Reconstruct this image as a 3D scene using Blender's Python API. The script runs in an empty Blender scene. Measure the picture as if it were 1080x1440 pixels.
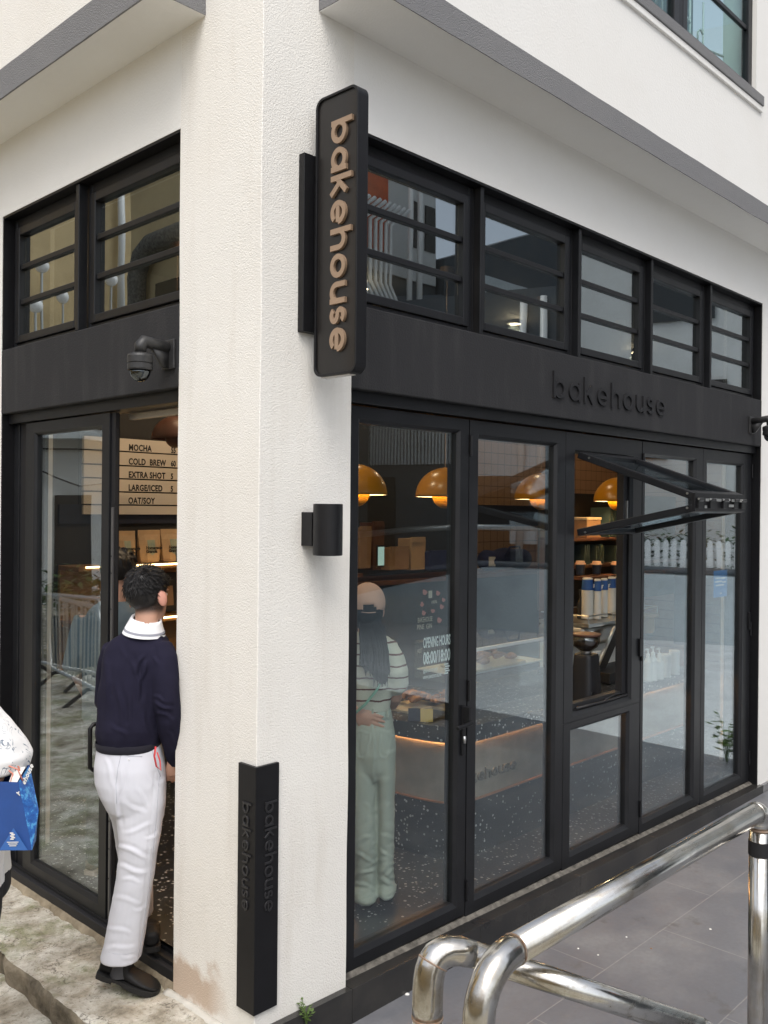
import bpy, bmesh, math, random
from mathutils import Vector, Matrix, noise
random.seed(11)
R_ = math.radians
sc = bpy.context.scene
COL = sc.collection
# ---------------------------------------------------------------- camera
FOC, YAW, PITCH, ROLL = 1282.39, 0.764629, -0.00245, 0.009366
CAM = Vector((-2.16037, -2.72823, 1.931))
FWD = Vector((math.cos(YAW)*math.cos(PITCH), math.sin(YAW)*math.cos(PITCH), math.sin(PITCH)))
_r = Vector((math.sin(YAW), -math.cos(YAW), 0)); _u = _r.cross(FWD)
RGT = _r*math.cos(ROLL)+_u*math.sin(ROLL); UPV = _u*math.cos(ROLL)-_r*math.sin(ROLL)
cd = bpy.data.cameras.new('camera'); cam = bpy.data.objects.new('camera', cd); COL.objects.link(cam)
cd.sensor_fit = 'HORIZONTAL'; cd.sensor_width = 36; cd.lens = FOC/1080*36
cd.clip_start = .05; cd.clip_end = 500
cam.matrix_world = Matrix(((RGT.x, UPV.x, -FWD.x, CAM.x), (RGT.y, UPV.y, -FWD.y, CAM.y), (RGT.z, UPV.z, -FWD.z, CAM.z), (0, 0, 0, 1)))
sc.camera = cam
def ray(x, y): return FWD+RGT*((x-540)/FOC)-UPV*((y-720)/FOC)
def at(x, y, ax, v):
    i = 'XYZ'.index(ax); d = ray(x, y); return CAM+d*((v-CAM[i])/d[i])
def dp(x, y, d): return CAM+ray(x, y)*d
HR = Vector((RGT.x, RGT.y, 0)).normalized(); HF = Vector((FWD.x, FWD.y, 0)).normalized(); Z = Vector((0, 0, 1))
X_ = Vector((1, 0, 0)); Y_ = Vector((0, 1, 0))
# ---------------------------------------------------------------- helpers
class MB:
    def __init__(s): s.v = []; s.f = []; s.m = []
    def add(s, vs, fs, mi=0):
        n = len(s.v); s.v += [tuple(p) for p in vs]
        for f in fs: s.f.append(tuple(i+n for i in f)); s.m.append(mi)
        return s
    def box(s, x0, x1, y0, y1, z0, z1, mi=0):
        a, b = sorted((x0, x1)); c, d = sorted((y0, y1)); e, g = sorted((z0, z1))
        return s.add([(a,c,e),(b,c,e),(b,d,e),(a,d,e),(a,c,g),(b,c,g),(b,d,g),(a,d,g)],
            [(3,2,1,0),(4,5,6,7),(0,1,5,4),(1,2,6,5),(2,3,7,6),(3,0,4,7)], mi)
    def obox(s, c, u, v, w, a, b, d, mi=0):      # oriented box, half sizes a,b,d
        c = Vector(c); u, v, w = (Vector(q).normalized() for q in (u, v, w)); P = []
        if u.cross(v).dot(w) < 0: w = -w
        for k in (-1, 1):
            for i, j in ((-1,-1),(1,-1),(1,1),(-1,1)): P.append(c+u*a*i+v*b*j+w*d*k)
        return s.add(P, [(3,2,1,0),(4,5,6,7),(0,1,5,4),(1,2,6,5),(2,3,7,6),(3,0,4,7)], mi)
    def loft(s, rings, cap=True, mi=0, closed=True):
        n = len(rings[0]); k0 = len(s.v)
        for r in rings: s.v += [tuple(p) for p in r]
        for i in range(len(rings)-1):
            for j in range(n if closed else n-1):
                a = k0+i*n+j; b = k0+i*n+(j+1) % n
                s.f.append((a, b, b+n, a+n)); s.m.append(mi)
        if cap:
            s.f.append(tuple(k0+j for j in range(n))[::-1]); s.m.append(mi)
            s.f.append(tuple(k0+(len(rings)-1)*n+j for j in range(n))); s.m.append(mi)
        return s
    def tube(s, pts, rad, n=12, mi=0, ref=None, flat=1.0):
        pts = [Vector(p) for p in pts]
        if not hasattr(rad, '__len__'): rad = [rad]*len(pts)
        rings = []; pu = None
        for i, p in enumerate(pts):
            t = (pts[min(i+1, len(pts)-1)]-pts[max(i-1, 0)]).normalized()
            if pu is None:
                rf = Vector(ref) if ref else (Z if abs(t.z) < .9 else X_)
                u = rf.cross(t).normalized()
            else: u = (pu-t*pu.dot(t)).normalized()
            pu = u; w = t.cross(u)
            rings.append([p+u*rad[i]*math.cos(2*math.pi*j/n)+w*rad[i]*flat*math.sin(2*math.pi*j/n) for j in range(n)])
        return s.loft(rings, mi=mi)
    def lathe(s, c, prof, n=32, ax=Z, mi=0):
        c = Vector(c); ax = Vector(ax).normalized(); u = (X_ if abs(ax.x) < .9 else Y_); u = (u-ax*u.dot(ax)).normalized(); w = ax.cross(u)
        return s.loft([[c+ax*h+u*r*math.cos(2*math.pi*j/n)+w*r*math.sin(2*math.pi*j/n) for j in range(n)] for r, h in prof], mi=mi)
    def ell(s, c, u, v, w, n=16, m=10, mi=0):    # ellipsoid with half-axis vectors
        c = Vector(c); u, v, w = Vector(u), Vector(v), Vector(w); rings = []
        for i in range(1, m):
            a = math.pi*i/m
            rings.append([c-w*math.cos(a)+(u*math.cos(2*math.pi*j/n)+v*math.sin(2*math.pi*j/n))*math.sin(a) for j in range(n)])
        return s.loft(rings, mi=mi)
    def prism(s, poly, o, u, v, n, d0, d1, mi=0):  # 2-D polygon on plane (o,u,v) extruded along n
        o, u, v, n = (Vector(q) for q in (o, u, v, n))
        if u.cross(v).dot(n) < 0: poly = poly[::-1]
        A = [o+u*x+v*y+n*d0 for x, y in poly]; B = [o+u*x+v*y+n*d1 for x, y in poly]; k = len(poly)
        return s.add(A+B, [tuple(range(k))[::-1], tuple(range(k, 2*k))]+[(i, (i+1) % k, k+(i+1) % k, k+i) for i in range(k)], mi)
    def build(s, name, mat, parent=None, smooth=False, bevel=0, seg=2):
        me = bpy.data.meshes.new(name); me.from_pydata(s.v, [], s.f)
        for m in (mat if isinstance(mat, (list, tuple)) else [mat]): me.materials.append(m)
        me.polygons.foreach_set('material_index', s.m)
        me.update()
        bm = bmesh.new(); bm.from_mesh(me); bmesh.ops.recalc_face_normals(bm, faces=bm.faces); bm.to_mesh(me); bm.free()
        o = bpy.data.objects.new(name, me); COL.objects.link(o)
        if smooth: me.polygons.foreach_set('use_smooth', [True]*len(me.polygons))
        if bevel:
            b = o.modifiers.new('bevel', 'BEVEL'); b.width = bevel; b.segments = seg; b.limit_method = 'ANGLE'; b.angle_limit = R_(40)
        if parent: attach(o, parent)
        return o
ABS = {}
def attach(o, par):
    o.parent = par
    o.matrix_parent_inverse = Matrix.Translation(-ABS.get(par.name, Vector((0, 0, 0))))
def tag(o, label=None, cat=None, group=None, kind=None):
    for k, v in (('label', label), ('category', cat), ('group', group), ('kind', kind)):
        if v: o[k] = v
    return o
def thing(name, loc, label, cat, group=None):
    o = bpy.data.objects.new(name, None); COL.objects.link(o); o.location = loc; o.empty_display_size = .1
    ABS[o.name] = Vector(loc); return tag(o, label, cat, group)
def dup(root, shift, label, group=None):
    r = root.copy(); COL.objects.link(r); r.location = root.location+Vector(shift); r['label'] = label
    if group: r['group'] = group
    ABS[r.name] = Vector(r.location)
    for ch in list(root.children):
        c = ch.copy(); COL.objects.link(c); c.parent = r; c.matrix_parent_inverse = ch.matrix_parent_inverse
        for g in list(ch.children):
            d = g.copy(); COL.objects.link(d); d.parent = c; d.matrix_parent_inverse = g.matrix_parent_inverse
    return r
# ---------------------------------------------------------------- materials
def mat(name, col=(.5,.5,.5), rough=.6, metal=0, spec=.5, noise_amt=0, nscale=5, col2=None, bump=0, bscale=50, bdist=.003, detail=4, coord='Object', rnoise=0, stretch=None, emit=None, estr=0, clear=0):
    m = bpy.data.materials.new(name); m.use_nodes = True; nt = m.node_tree; N = nt.nodes; L = nt.links
    b = N['Principled BSDF']; b.inputs['Base Color'].default_value = (*col, 1); b.inputs['Roughness'].default_value = rough
    b.inputs['Metallic'].default_value = metal; b.inputs['Specular IOR Level'].default_value = spec
    if clear: b.inputs['Coat Weight'].default_value = clear
    tc = N.new('ShaderNodeTexCoord'); src = tc.outputs[coord]
    if stretch:
        mp = N.new('ShaderNodeMapping'); mp.inputs['Scale'].default_value = stretch; L.new(src, mp.inputs[0]); src = mp.outputs[0]
    m['src'] = 1
    if noise_amt or col2:
        n = N.new('ShaderNodeTexNoise'); n.inputs['Scale'].default_value = nscale; n.inputs['Detail'].default_value = detail; n.inputs['Roughness'].default_value = .6; L.new(src, n.inputs['Vector'])
        r = N.new('ShaderNodeValToRGB'); r.color_ramp.elements[0].position = .5-.22; r.color_ramp.elements[1].position = .5+.22
        c2 = col2 or tuple(c*(1-noise_amt) for c in col)
        r.color_ramp.elements[0].color = (*c2, 1); r.color_ramp.elements[1].color = (*col, 1)
        L.new(n.outputs[0], r.inputs[0]); L.new(r.outputs[0], b.inputs['Base Color'])
        if rnoise:
            mr = N.new('ShaderNodeMapRange'); mr.inputs[3].default_value = max(0, rough-rnoise); mr.inputs[4].default_value = rough+rnoise
            L.new(n.outputs[0], mr.inputs[0]); L.new(mr.outputs[0], b.inputs['Roughness'])
    if bump:
        n2 = N.new('ShaderNodeTexNoise'); n2.inputs['Scale'].default_value = bscale; n2.inputs['Detail'].default_value = 3; L.new(src, n2.inputs['Vector'])
        bp = N.new('ShaderNodeBump'); bp.inputs['Strength'].default_value = bump; bp.inputs['Distance'].default_value = bdist
        L.new(n2.outputs[0], bp.inputs['Height']); L.new(bp.outputs[0], b.inputs['Normal'])
    if emit: b.inputs['Emission Color'].default_value = (*emit, 1); b.inputs['Emission Strength'].default_value = estr
    return m
def nodes(m): return m.node_tree.nodes, m.node_tree.links, m.node_tree.nodes['Principled BSDF']
def math_(N, L, op, a, b=None):
    n = N.new('ShaderNodeMath'); n.operation = op
    for i, q in enumerate((a, b)):
        if q is None: continue
        if isinstance(q, (int, float)): n.inputs[i].default_value = q
        else: L.new(q, n.inputs[i])
    return n.outputs[0]
def mixc(N, L, fac, a, b):
    n = N.new('ShaderNodeMix'); n.data_type = 'RGBA'
    for i, q in ((0, fac), (6, a), (7, b)):
        if isinstance(q, (int, float)): n.inputs[i].default_value = q
        elif isinstance(q, tuple): n.inputs[i].default_value = (*q, 1)
        else: L.new(q, n.inputs[i])
    return n.outputs[2]
def noise_(N, L, vec, scale, detail=4, rough=.6):
    n = N.new('ShaderNodeTexNoise'); n.inputs['Scale'].default_value = scale; n.inputs['Detail'].default_value = detail; n.inputs['Roughness'].default_value = rough
    L.new(vec, n.inputs['Vector']); return n.outputs[0]
def ramp_(N, L, fac, stops):
    r = N.new('ShaderNodeValToRGB'); e = r.color_ramp.elements
    while len(e) < len(stops): e.new(.5)
    for k, (p, c) in enumerate(stops): e[k].position = p; e[k].color = (*c, 1) if isinstance(c, tuple) else (c, c, c, 1)
    L.new(fac, r.inputs[0]); return r.outputs[0]
def glass(name, tint=(.955,.97,.97), base=.07, gain=.75, power=4, wav=.0007, wscale=1.6):
    m = bpy.data.materials.new(name); m.use_nodes = True; N = m.node_tree.nodes; L = m.node_tree.links; N.clear()
    o = N.new('ShaderNodeOutputMaterial'); mx = N.new('ShaderNodeMixShader'); t = N.new('ShaderNodeBsdfTransparent'); g = N.new('ShaderNodeBsdfGlossy')
    t.inputs[0].default_value = (*tint, 1); g.inputs['Roughness'].default_value = 0; g.inputs[0].default_value = (.86,.95,1,1)
    geo = N.new('ShaderNodeNewGeometry'); d = N.new('ShaderNodeVectorMath'); d.operation = 'DOT_PRODUCT'
    L.new(geo.outputs['Incoming'], d.inputs[0]); L.new(geo.outputs['True Normal'], d.inputs[1])
    c = math_(N, L, 'ABSOLUTE', d.outputs['Value']); f = math_(N, L, 'SUBTRACT', 1.0, c); f = math_(N, L, 'POWER', f, power)
    f = math_(N, L, 'MULTIPLY', f, gain); f = math_(N, L, 'ADD', f, base)
    tc = N.new('ShaderNodeTexCoord'); n = noise_(N, L, tc.outputs['Object'], wscale, 1)
    bp = N.new('ShaderNodeBump'); bp.inputs['Strength'].default_value = 1; bp.inputs['Distance'].default_value = wav; L.new(n, bp.inputs['Height']); L.new(bp.outputs[0], g.inputs['Normal'])
    L.new(f, mx.inputs[0]); L.new(t.outputs[0], mx.inputs[1]); L.new(g.outputs[0], mx.inputs[2]); L.new(mx.outputs[0], o.inputs[0])
    return m
M = {}
def stucco(name, col, scale, dist, stain=.06, warm=(.62,.55,.45)):
    m = mat(name, col, .88, spec=.15); N, L, b = nodes(m); tc = N.new('ShaderNodeTexCoord'); v = tc.outputs['Object']
    n1 = noise_(N, L, v, scale, 2, .5); n2 = noise_(N, L, v, 1.7, 5); n3 = noise_(N, L, v, 14, 4)
    vo = N.new('ShaderNodeTexVoronoi'); vo.feature = 'SMOOTH_F1'; vo.inputs['Scale'].default_value = scale*1.15; vo.inputs['Smoothness'].default_value = .6; L.new(v, vo.inputs['Vector'])
    f = math_(N, L, 'MULTIPLY', ramp_(N, L, n2, [(.45, 0.0), (.72, 1.0)]), stain)
    c = mixc(N, L, f, col, warm)
    c = mixc(N, L, math_(N, L, 'MULTIPLY', ramp_(N, L, n3, [(.5, 0.0), (.8, 1.0)]), stain*.8), c, tuple(q*.75 for q in col))
    L.new(c, b.inputs['Base Color'])
    bp = N.new('ShaderNodeBump'); bp.inputs['Strength'].default_value = 1; bp.inputs['Distance'].default_value = dist
    h = math_(N, L, 'SUBTRACT', math_(N, L, 'MULTIPLY', n1, 1.2), math_(N, L, 'MULTIPLY', vo.outputs['Distance'], .9))
    L.new(h, bp.inputs['Height']); L.new(bp.outputs[0], b.inputs['Normal'])
    return m
M['stucco'] = stucco('white_stucco', (.81,.79,.745), 150, .0014, .12)
M['plaster'] = stucco('smooth_white_plaster', (.815,.805,.775), 90, .0006, .08)
M['fascia'] = stucco('grey_cement_paint', (.21,.21,.215), 150, .0030, .25, (.27,.26,.25))
def black_render():
    m = mat('black_render', (.03,.03,.03), .75, spec=.25); N, L, b = nodes(m); tc = N.new('ShaderNodeTexCoord'); v = tc.outputs['Object']
    mp = N.new('ShaderNodeMapping'); mp.inputs['Scale'].default_value = (5, 5, .9); L.new(v, mp.inputs[0])
    st = noise_(N, L, mp.outputs[0], 1.3, 7)
    c = mixc(N, L, ramp_(N, L, st, [(.5, 0.0), (.75, 1.0)]), (.026,.026,.028), (.042,.041,.042)); L.new(c, b.inputs['Base Color'])
    n1 = noise_(N, L, v, 110, 3); bp = N.new('ShaderNodeBump'); bp.inputs['Strength'].default_value = .9; bp.inputs['Distance'].default_value = .0022
    L.new(n1, bp.inputs['Height']); L.new(bp.outputs[0], b.inputs['Normal']); return m
M['beam'] = black_render()
M['frame'] = mat('charcoal_aluminium', (.0135,.0142,.0165), .40, spec=.35, noise_amt=.35, nscale=6, rnoise=.12, bump=.15, bscale=300, bdist=.0004)
M['frame_dark'] = mat('black_gasket', (.010,.010,.012), .6)
M['black'] = mat('black_powder_coat', (.008,.008,.0095), .42, spec=.35, noise_amt=.3, nscale=20, bump=.1, bscale=400, bdist=.0004)
M['steel_rail_metal'] = None
M['glass'] = glass('window_glass', (.92,.95,.95), base=.05, gain=1.35, power=3)
M['glass_door'] = glass('door_glass', base=.13, gain=.8, wav=.002, wscale=1.2)
M['glass_up'] = glass('transom_glass', (.46,.49,.49), base=.29, gain=.75)
M['glass_teal'] = glass('upper_window_glass', (.80,.90,.89), base=.035, gain=.5)
M['glass_wet'] = glass('hatch_glass', (.75,.78,.8), base=.08, gain=.7)
M['case'] = glass('display_case_glass', (.93,.96,.96), base=.05, gain=.6, wav=0)
def steel(name, stretch):
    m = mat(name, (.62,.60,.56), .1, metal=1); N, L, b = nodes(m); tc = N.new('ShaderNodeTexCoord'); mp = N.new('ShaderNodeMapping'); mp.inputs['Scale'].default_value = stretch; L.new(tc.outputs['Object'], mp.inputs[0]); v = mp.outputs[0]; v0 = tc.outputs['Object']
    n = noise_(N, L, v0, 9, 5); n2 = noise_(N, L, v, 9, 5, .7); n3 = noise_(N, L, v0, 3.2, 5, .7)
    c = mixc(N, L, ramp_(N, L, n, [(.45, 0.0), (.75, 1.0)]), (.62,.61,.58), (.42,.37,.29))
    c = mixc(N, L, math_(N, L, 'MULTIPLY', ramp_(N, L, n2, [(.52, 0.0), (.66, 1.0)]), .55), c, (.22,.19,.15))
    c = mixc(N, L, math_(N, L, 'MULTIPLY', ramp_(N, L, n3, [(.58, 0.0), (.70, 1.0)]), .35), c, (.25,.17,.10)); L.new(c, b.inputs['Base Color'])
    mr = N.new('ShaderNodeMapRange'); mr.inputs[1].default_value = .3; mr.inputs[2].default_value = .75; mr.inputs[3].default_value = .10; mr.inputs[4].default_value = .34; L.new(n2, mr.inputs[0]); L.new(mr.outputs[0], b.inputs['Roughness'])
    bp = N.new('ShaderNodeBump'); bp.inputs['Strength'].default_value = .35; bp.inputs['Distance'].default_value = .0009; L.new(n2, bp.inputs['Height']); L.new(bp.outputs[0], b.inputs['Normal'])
    return m
M['steel'] = steel('polished_steel_post', (5, 5, .35)); M['steel_h'] = steel('polished_steel_rail', (.35, 5, 5)); M['steel_d'] = steel('polished_steel_elbow', (1.5, 1.5, 1.5))
M['rust'] = mat('rusty_weld', (.22,.10,.04), .7, metal=.3, col2=(.35,.30,.25), nscale=60)
M['inox'] = mat('brushed_steel', (.55,.55,.54), .3, metal=1)
M['bronze'] = mat('bronze_letter', (.38,.265,.18), .42, metal=.4, noise_amt=.12, nscale=8)
M['sign_face'] = mat('sign_face', (.014,.012,.011), .3, spec=.45, noise_amt=.2, nscale=6)
def pavers():
    m = mat('grey_porcelain_paver', (.2,.2,.2), .55); N, L, b = nodes(m); tc = N.new('ShaderNodeTexCoord'); v = tc.outputs['Object']
    mp = N.new('ShaderNodeMapping'); mp.inputs['Location'].default_value = (.085,.55,0); L.new(v, mp.inputs[0])
    br = N.new('ShaderNodeTexBrick'); br.inputs['Scale'].default_value = 1; br.inputs['Mortar Size'].default_value = .0030; br.inputs['Mortar Smooth'].default_value = .2
    br.offset = .5; br.inputs['Brick Width'].default_value = 1.14; br.inputs['Row Height'].default_value = .57; br.inputs['Color1'].default_value = (.128,.132,.147,1); br.inputs['Color2'].default_value = (.140,.144,.158,1); br.inputs['Mortar'].default_value = (.24,.235,.23,1)
    L.new(mp.outputs[0], br.inputs['Vector'])
    n = noise_(N, L, v, 2.2, 6); n2 = noise_(N, L, v, 40, 4); n3 = noise_(N, L, v, 6, 5, .7)
    c = mixc(N, L, math_(N, L, 'MULTIPLY', ramp_(N, L, n, [(.48, 0.0), (.72, 1.0)]), .55), br.outputs[0], (.245,.243,.24))
    c = mixc(N, L, math_(N, L, 'MULTIPLY', ramp_(N, L, n2, [(.35, 0.0), (.75, 1.0)]), .35), c, (.10,.10,.105))
    c = mixc(N, L, math_(N, L, 'MULTIPLY', ramp_(N, L, n3, [(.60, 0.0), (.70, 1.0)]), .6), c, (.085,.082,.08))
    L.new(c, b.inputs['Base Color'])
    L.new(ramp_(N, L, n, [(.3, .34), (.7, .62)]), b.inputs['Roughness'])
    bp = N.new('ShaderNodeBump'); bp.inputs['Strength'].default_value = .6; bp.inputs['Distance'].default_value = .002; L.new(math_(N, L, 'SUBTRACT', n2, br.outputs['Fac']), bp.inputs['Height']); L.new(bp.outputs[0], b.inputs['Normal'])
    return m
M['paver'] = pavers()
def oldstone():
    m = mat('mossy_old_concrete', (.4,.38,.33), .9, spec=.2); N, L, b = nodes(m); tc = N.new('ShaderNodeTexCoord'); v = tc.outputs['Object']
    n1 = noise_(N, L, v, 5, 8, .65); n2 = noise_(N, L, v, 28, 6, .7); n3 = noise_(N, L, v, 2.6, 5, .65); n4 = noise_(N, L, v, 11, 6, .75)
    c = ramp_(N, L, n1, [(.28, (.12,.105,.08)), (.40, (.33,.295,.235)), (.52, (.50,.465,.40)), (.62, (.66,.635,.57))])
    c = mixc(N, L, math_(N, L, 'MULTIPLY', ramp_(N, L, n2, [(.56, 0.0), (.64, 1.0)]), .6), c, (.20,.175,.135))
    moss = math_(N, L, 'MULTIPLY', ramp_(N, L, n3, [(.46, 0.0), (.58, 1.0)]), ramp_(N, L, n4, [(.40, 0.0), (.55, 1.0)]))
    c = mixc(N, L, math_(N, L, 'MULTIPLY', moss, .62), c, (.15,.17,.06))
    cr = math_(N, L, 'ABSOLUTE', math_(N, L, 'SUBTRACT', noise_(N, L, v, 1.9, 6, .62), .5))
    c = mixc(N, L, ramp_(N, L, cr, [(0, .75), (.006, 0.0)]), c, (.07,.06,.045))
    L.new(c, b.inputs['Base Color'])
    n5 = noise_(N, L, v, 70, 5, .75)
    c = mixc(N, L, math_(N, L, 'MULTIPLY', ramp_(N, L, n5, [(.56, 0.0), (.66, 1.0)]), .7), c, (.085,.07,.05)); L.new(c, b.inputs['Base Color'])
    h = math_(N, L, 'ADD', math_(N, L, 'ADD', math_(N, L, 'MULTIPLY', n1, .5), math_(N, L, 'MULTIPLY', n2, .4)), math_(N, L, 'MULTIPLY', n5, .25))
    bp = N.new('ShaderNodeBump'); bp.inputs['Strength'].default_value = 1; bp.inputs['Distance'].default_value = .02; L.new(h, bp.inputs['Height']); L.new(bp.outputs[0], b.inputs['Normal'])
    return m
M['stone'] = oldstone()
def terrazzo(name='black_terrazzo', base=(.022,.024,.028)):
    m = mat(name, base, .28); N, L, b = nodes(m); tc = N.new('ShaderNodeTexCoord'); v = tc.outputs['Object']
    vo = N.new('ShaderNodeTexVoronoi'); vo.inputs['Scale'].default_value = 52; L.new(v, vo.inputs['Vector'])
    sp = N.new('ShaderNodeSeparateColor'); L.new(vo.outputs['Color'], sp.inputs[0])
    th = math_(N, L, 'MULTIPLY', sp.outputs[0], .43)
    chip = math_(N, L, 'LESS_THAN', vo.outputs['Distance'], th); sel = math_(N, L, 'GREATER_THAN', sp.outputs[1], .38)
    c = mixc(N, L, math_(N, L, 'MULTIPLY', chip, sel), base, (.48,.475,.45)); L.new(c, b.inputs['Base Color']); return m
M['terrazzo'] = terrazzo()
M['concrete'] = mat('grey_counter_concrete', (.36,.315,.26), .6, noise_amt=.3, nscale=7, bump=.2, bscale=60, bdist=.001)
M['wood'] = mat('oiled_oak', (.36,.19,.075), .5, noise_amt=.35, nscale=9, stretch=(1, 8, 8))
M['wood_dark'] = mat('dark_red_wood', (.10,.04,.025), .5, noise_amt=.3, nscale=9)
M['yellow'] = mat('mustard_enamel', (.62,.27,.012), .28, spec=.6, noise_amt=.08, nscale=6)
M['lamp_in'] = mat('lamp_white_inside', (.9,.85,.7), .5, emit=(1,.72,.36), estr=1.6)
M['led'] = mat('warm_led_strip', (1,.8,.5), .5, emit=(1,.66,.28), estr=9)
M['led_dim'] = mat('warm_led_counter', (1,.7,.45), .5, emit=(1,.46,.16), estr=38.0)
M['navy_wall'] = mat('navy_paint', (.012,.016,.034), .6)
M['dark_wall'] = mat('dark_interior_paint', (.022,.021,.021), .8)
def tiles(name, c1, c2, mort, w):
    m = mat(name, c1, .35); N, L, b = nodes(m); tc = N.new('ShaderNodeTexCoord')
    mp = N.new('ShaderNodeMapping'); mp.inputs['Rotation'].default_value = (R_(90), 0, 0); L.new(tc.outputs['Object'], mp.inputs[0])
    br = N.new('ShaderNodeTexBrick'); br.offset = 0; br.inputs['Scale'].default_value = 1; br.inputs['Brick Width'].default_value = w; br.inputs['Row Height'].default_value = w; br.inputs['Mortar Size'].default_value = w*.025
    for k, q in (('Color1', c1), ('Color2', c2), ('Mortar', mort)): br.inputs[k].default_value = (*q, 1)
    L.new(mp.outputs[0], br.inputs['Vector']); L.new(br.outputs[0], b.inputs['Base Color']); return m
M['brown_tile'] = tiles('tan_wall_tile', (.34,.21,.13), (.32,.195,.12), (.06,.035,.02), .115)
M['white_tile'] = tiles('white_wall_tile', (.62,.64,.63), (.58,.60,.60), (.12,.12,.12), .26)
M['menu'] = mat('menu_slat', (.64,.57,.49), .7, noise_amt=.05, nscale=3)
M['ink'] = mat('black_ink', (.008,.007,.007), .6)
M['kraft'] = mat('kraft_paper', (.48,.32,.18), .7, noise_amt=.15, nscale=14, bump=.4, bscale=30, bdist=.002)
M['label'] = mat('pouch_label', (.20,.26,.22), .6, col2=(.36,.36,.24), nscale=16)
M['card'] = mat('cardboard', (.30,.18,.10), .8, noise_amt=.2, nscale=8)
M['white_paper'] = mat('white_paper', (.78,.77,.73), .7, noise_amt=.06, nscale=20)
M['cup_blue'] = mat('blue_cup_sleeve', (.02,.085,.28), .5)
M['cup_white'] = mat('paper_cup_white', (.70,.68,.62), .6)
M['cup_navy'] = mat('navy_ceramic', (.012,.02,.04), .35)
M['copper'] = mat('pale_copper_lid', (.75,.48,.32), .45)
M['blue_bag'] = mat('blue_paper_bag', (.012,.06,.24), .55, noise_amt=.2, nscale=9, bump=.25, bscale=12, bdist=.003)
def blue_print(k=1):
    m = mat('blue_print', (.02,.11,.36), .5); N, L, b = nodes(m); tc = N.new('ShaderNodeTexCoord')
    n = noise_(N, L, tc.outputs['Object'], 38, 6, .75)
    L.new(ramp_(N, L, n, [(.40, (.012,.07,.27)), (.52, (.02,.12,.40)), (.60, (.10,.36,.62)), (.66, (.02,.12,.38))]), b.inputs['Base Color']); return m
M['blue_print'] = blue_print()
M['blue_notice'] = mat('blue_notice_paper', (.05,.22,.55), .5)
M['duffel'] = mat('navy_duffel_cloth', (.012,.018,.09), .8, noise_amt=.3, nscale=8, bump=.4, bscale=30, bdist=.004)
M['pastry'] = mat('golden_pastry', (.38,.16,.05), .5, col2=(.20,.075,.02), nscale=14, bump=.6, bscale=50, bdist=.004)
M['tray'] = mat('pale_tray', (.62,.5,.33), .6, noise_amt=.2, nscale=10)
M['bottle'] = mat('frosted_bottle', (.62,.64,.62), .35)
M['grinder'] = mat('matte_black_plastic', (.012,.012,.014), .5)
M['beans'] = mat('coffee_beans', (.05,.022,.01), .5, noise_amt=.6, nscale=60, bump=1, bscale=60, bdist=.006)
M['hopper'] = glass('smoky_hopper', (.6,.57,.53), base=.1, gain=.5, wav=0)
M['cctv'] = mat('weathered_grey_metal', (.045,.045,.046), .45, metal=.2, noise_amt=.45, nscale=24)
M['dome'] = glass('camera_dome', (.12,.12,.13), base=.12, gain=.6, wav=0)
M['leaf'] = mat('weed_leaf', (.10,.17,.035), .55, noise_amt=.5, nscale=20)
M['leaf_dark'] = mat('planter_leaf', (.04,.10,.02), .5, noise_amt=.5, nscale=9)
M['bead'] = mat('rough_cement_bead', (.20,.185,.16), .95, col2=(.03,.027,.023), nscale=22, bump=1, bscale=60, bdist=.006)
M['skirting'] = mat('black_granite_skirting', (.018,.018,.019), .22, spec=.5, col2=(.045,.042,.038), nscale=4, rnoise=.12)
M['riser'] = mat('stained_step_riser', (.34,.29,.21), .95, col2=(.12,.095,.06), nscale=7, bump=1, bscale=26, bdist=.014, detail=7)
M['kerb_face'] = mat('grimy_kerb_face', (.26,.22,.16), .95, col2=(.06,.05,.035), nscale=9, bump=1, bscale=22, bdist=.02, detail=8)
M['skin'] = mat('skin', (.56,.32,.23), .5, noise_amt=.10, nscale=14, bump=.1, bscale=200, bdist=.0005)
M['hair'] = mat('black_hair', (.008,.0075,.0085), .42, spec=.4, bump=.6, bscale=90, bdist=.003, stretch=(1, 1, .25))
M['long_hair'] = mat('dull_black_hair', (.006,.006,.007), .75, spec=.08)
M['navy_knit'] = mat('navy_sweatshirt', (.017,.016,.033), .95, spec=.15, noise_amt=.2, nscale=9, bump=.3, bscale=420, bdist=.0006)
M['white_twill'] = mat('white_twill', (.64,.65,.71), .95, spec=.05, noise_amt=.05, nscale=7, bump=.25, bscale=500, bdist=.0005)
M['white_cotton'] = mat('white_cotton', (.82,.83,.86), .85, spec=.2)
M['shoe'] = mat('black_leather', (.008,.008,.009), .62, spec=.3, noise_amt=.3, nscale=30, bump=.3, bscale=160, bdist=.0006)
M['sole'] = mat('black_rubber', (.008,.008,.008), .75)
M['mint'] = mat('pale_mint_cotton', (.45,.49,.41), .9, spec=.15, noise_amt=.12, nscale=6, bump=.3, bscale=300, bdist=.0006)
M['mint_strap'] = mat('mint_strap', (.20,.42,.33), .7)
M['cap'] = mat('beige_cap_cotton', (.60,.38,.28), .9, noise_amt=.12, nscale=10)
M['grey_tee'] = mat('grey_tee', (.10,.13,.15), .9, noise_amt=.2, nscale=8)
M['red'] = mat('red_lanyard', (.50,.012,.02), .5, col2=(.62,.10,.10), nscale=45)
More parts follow.
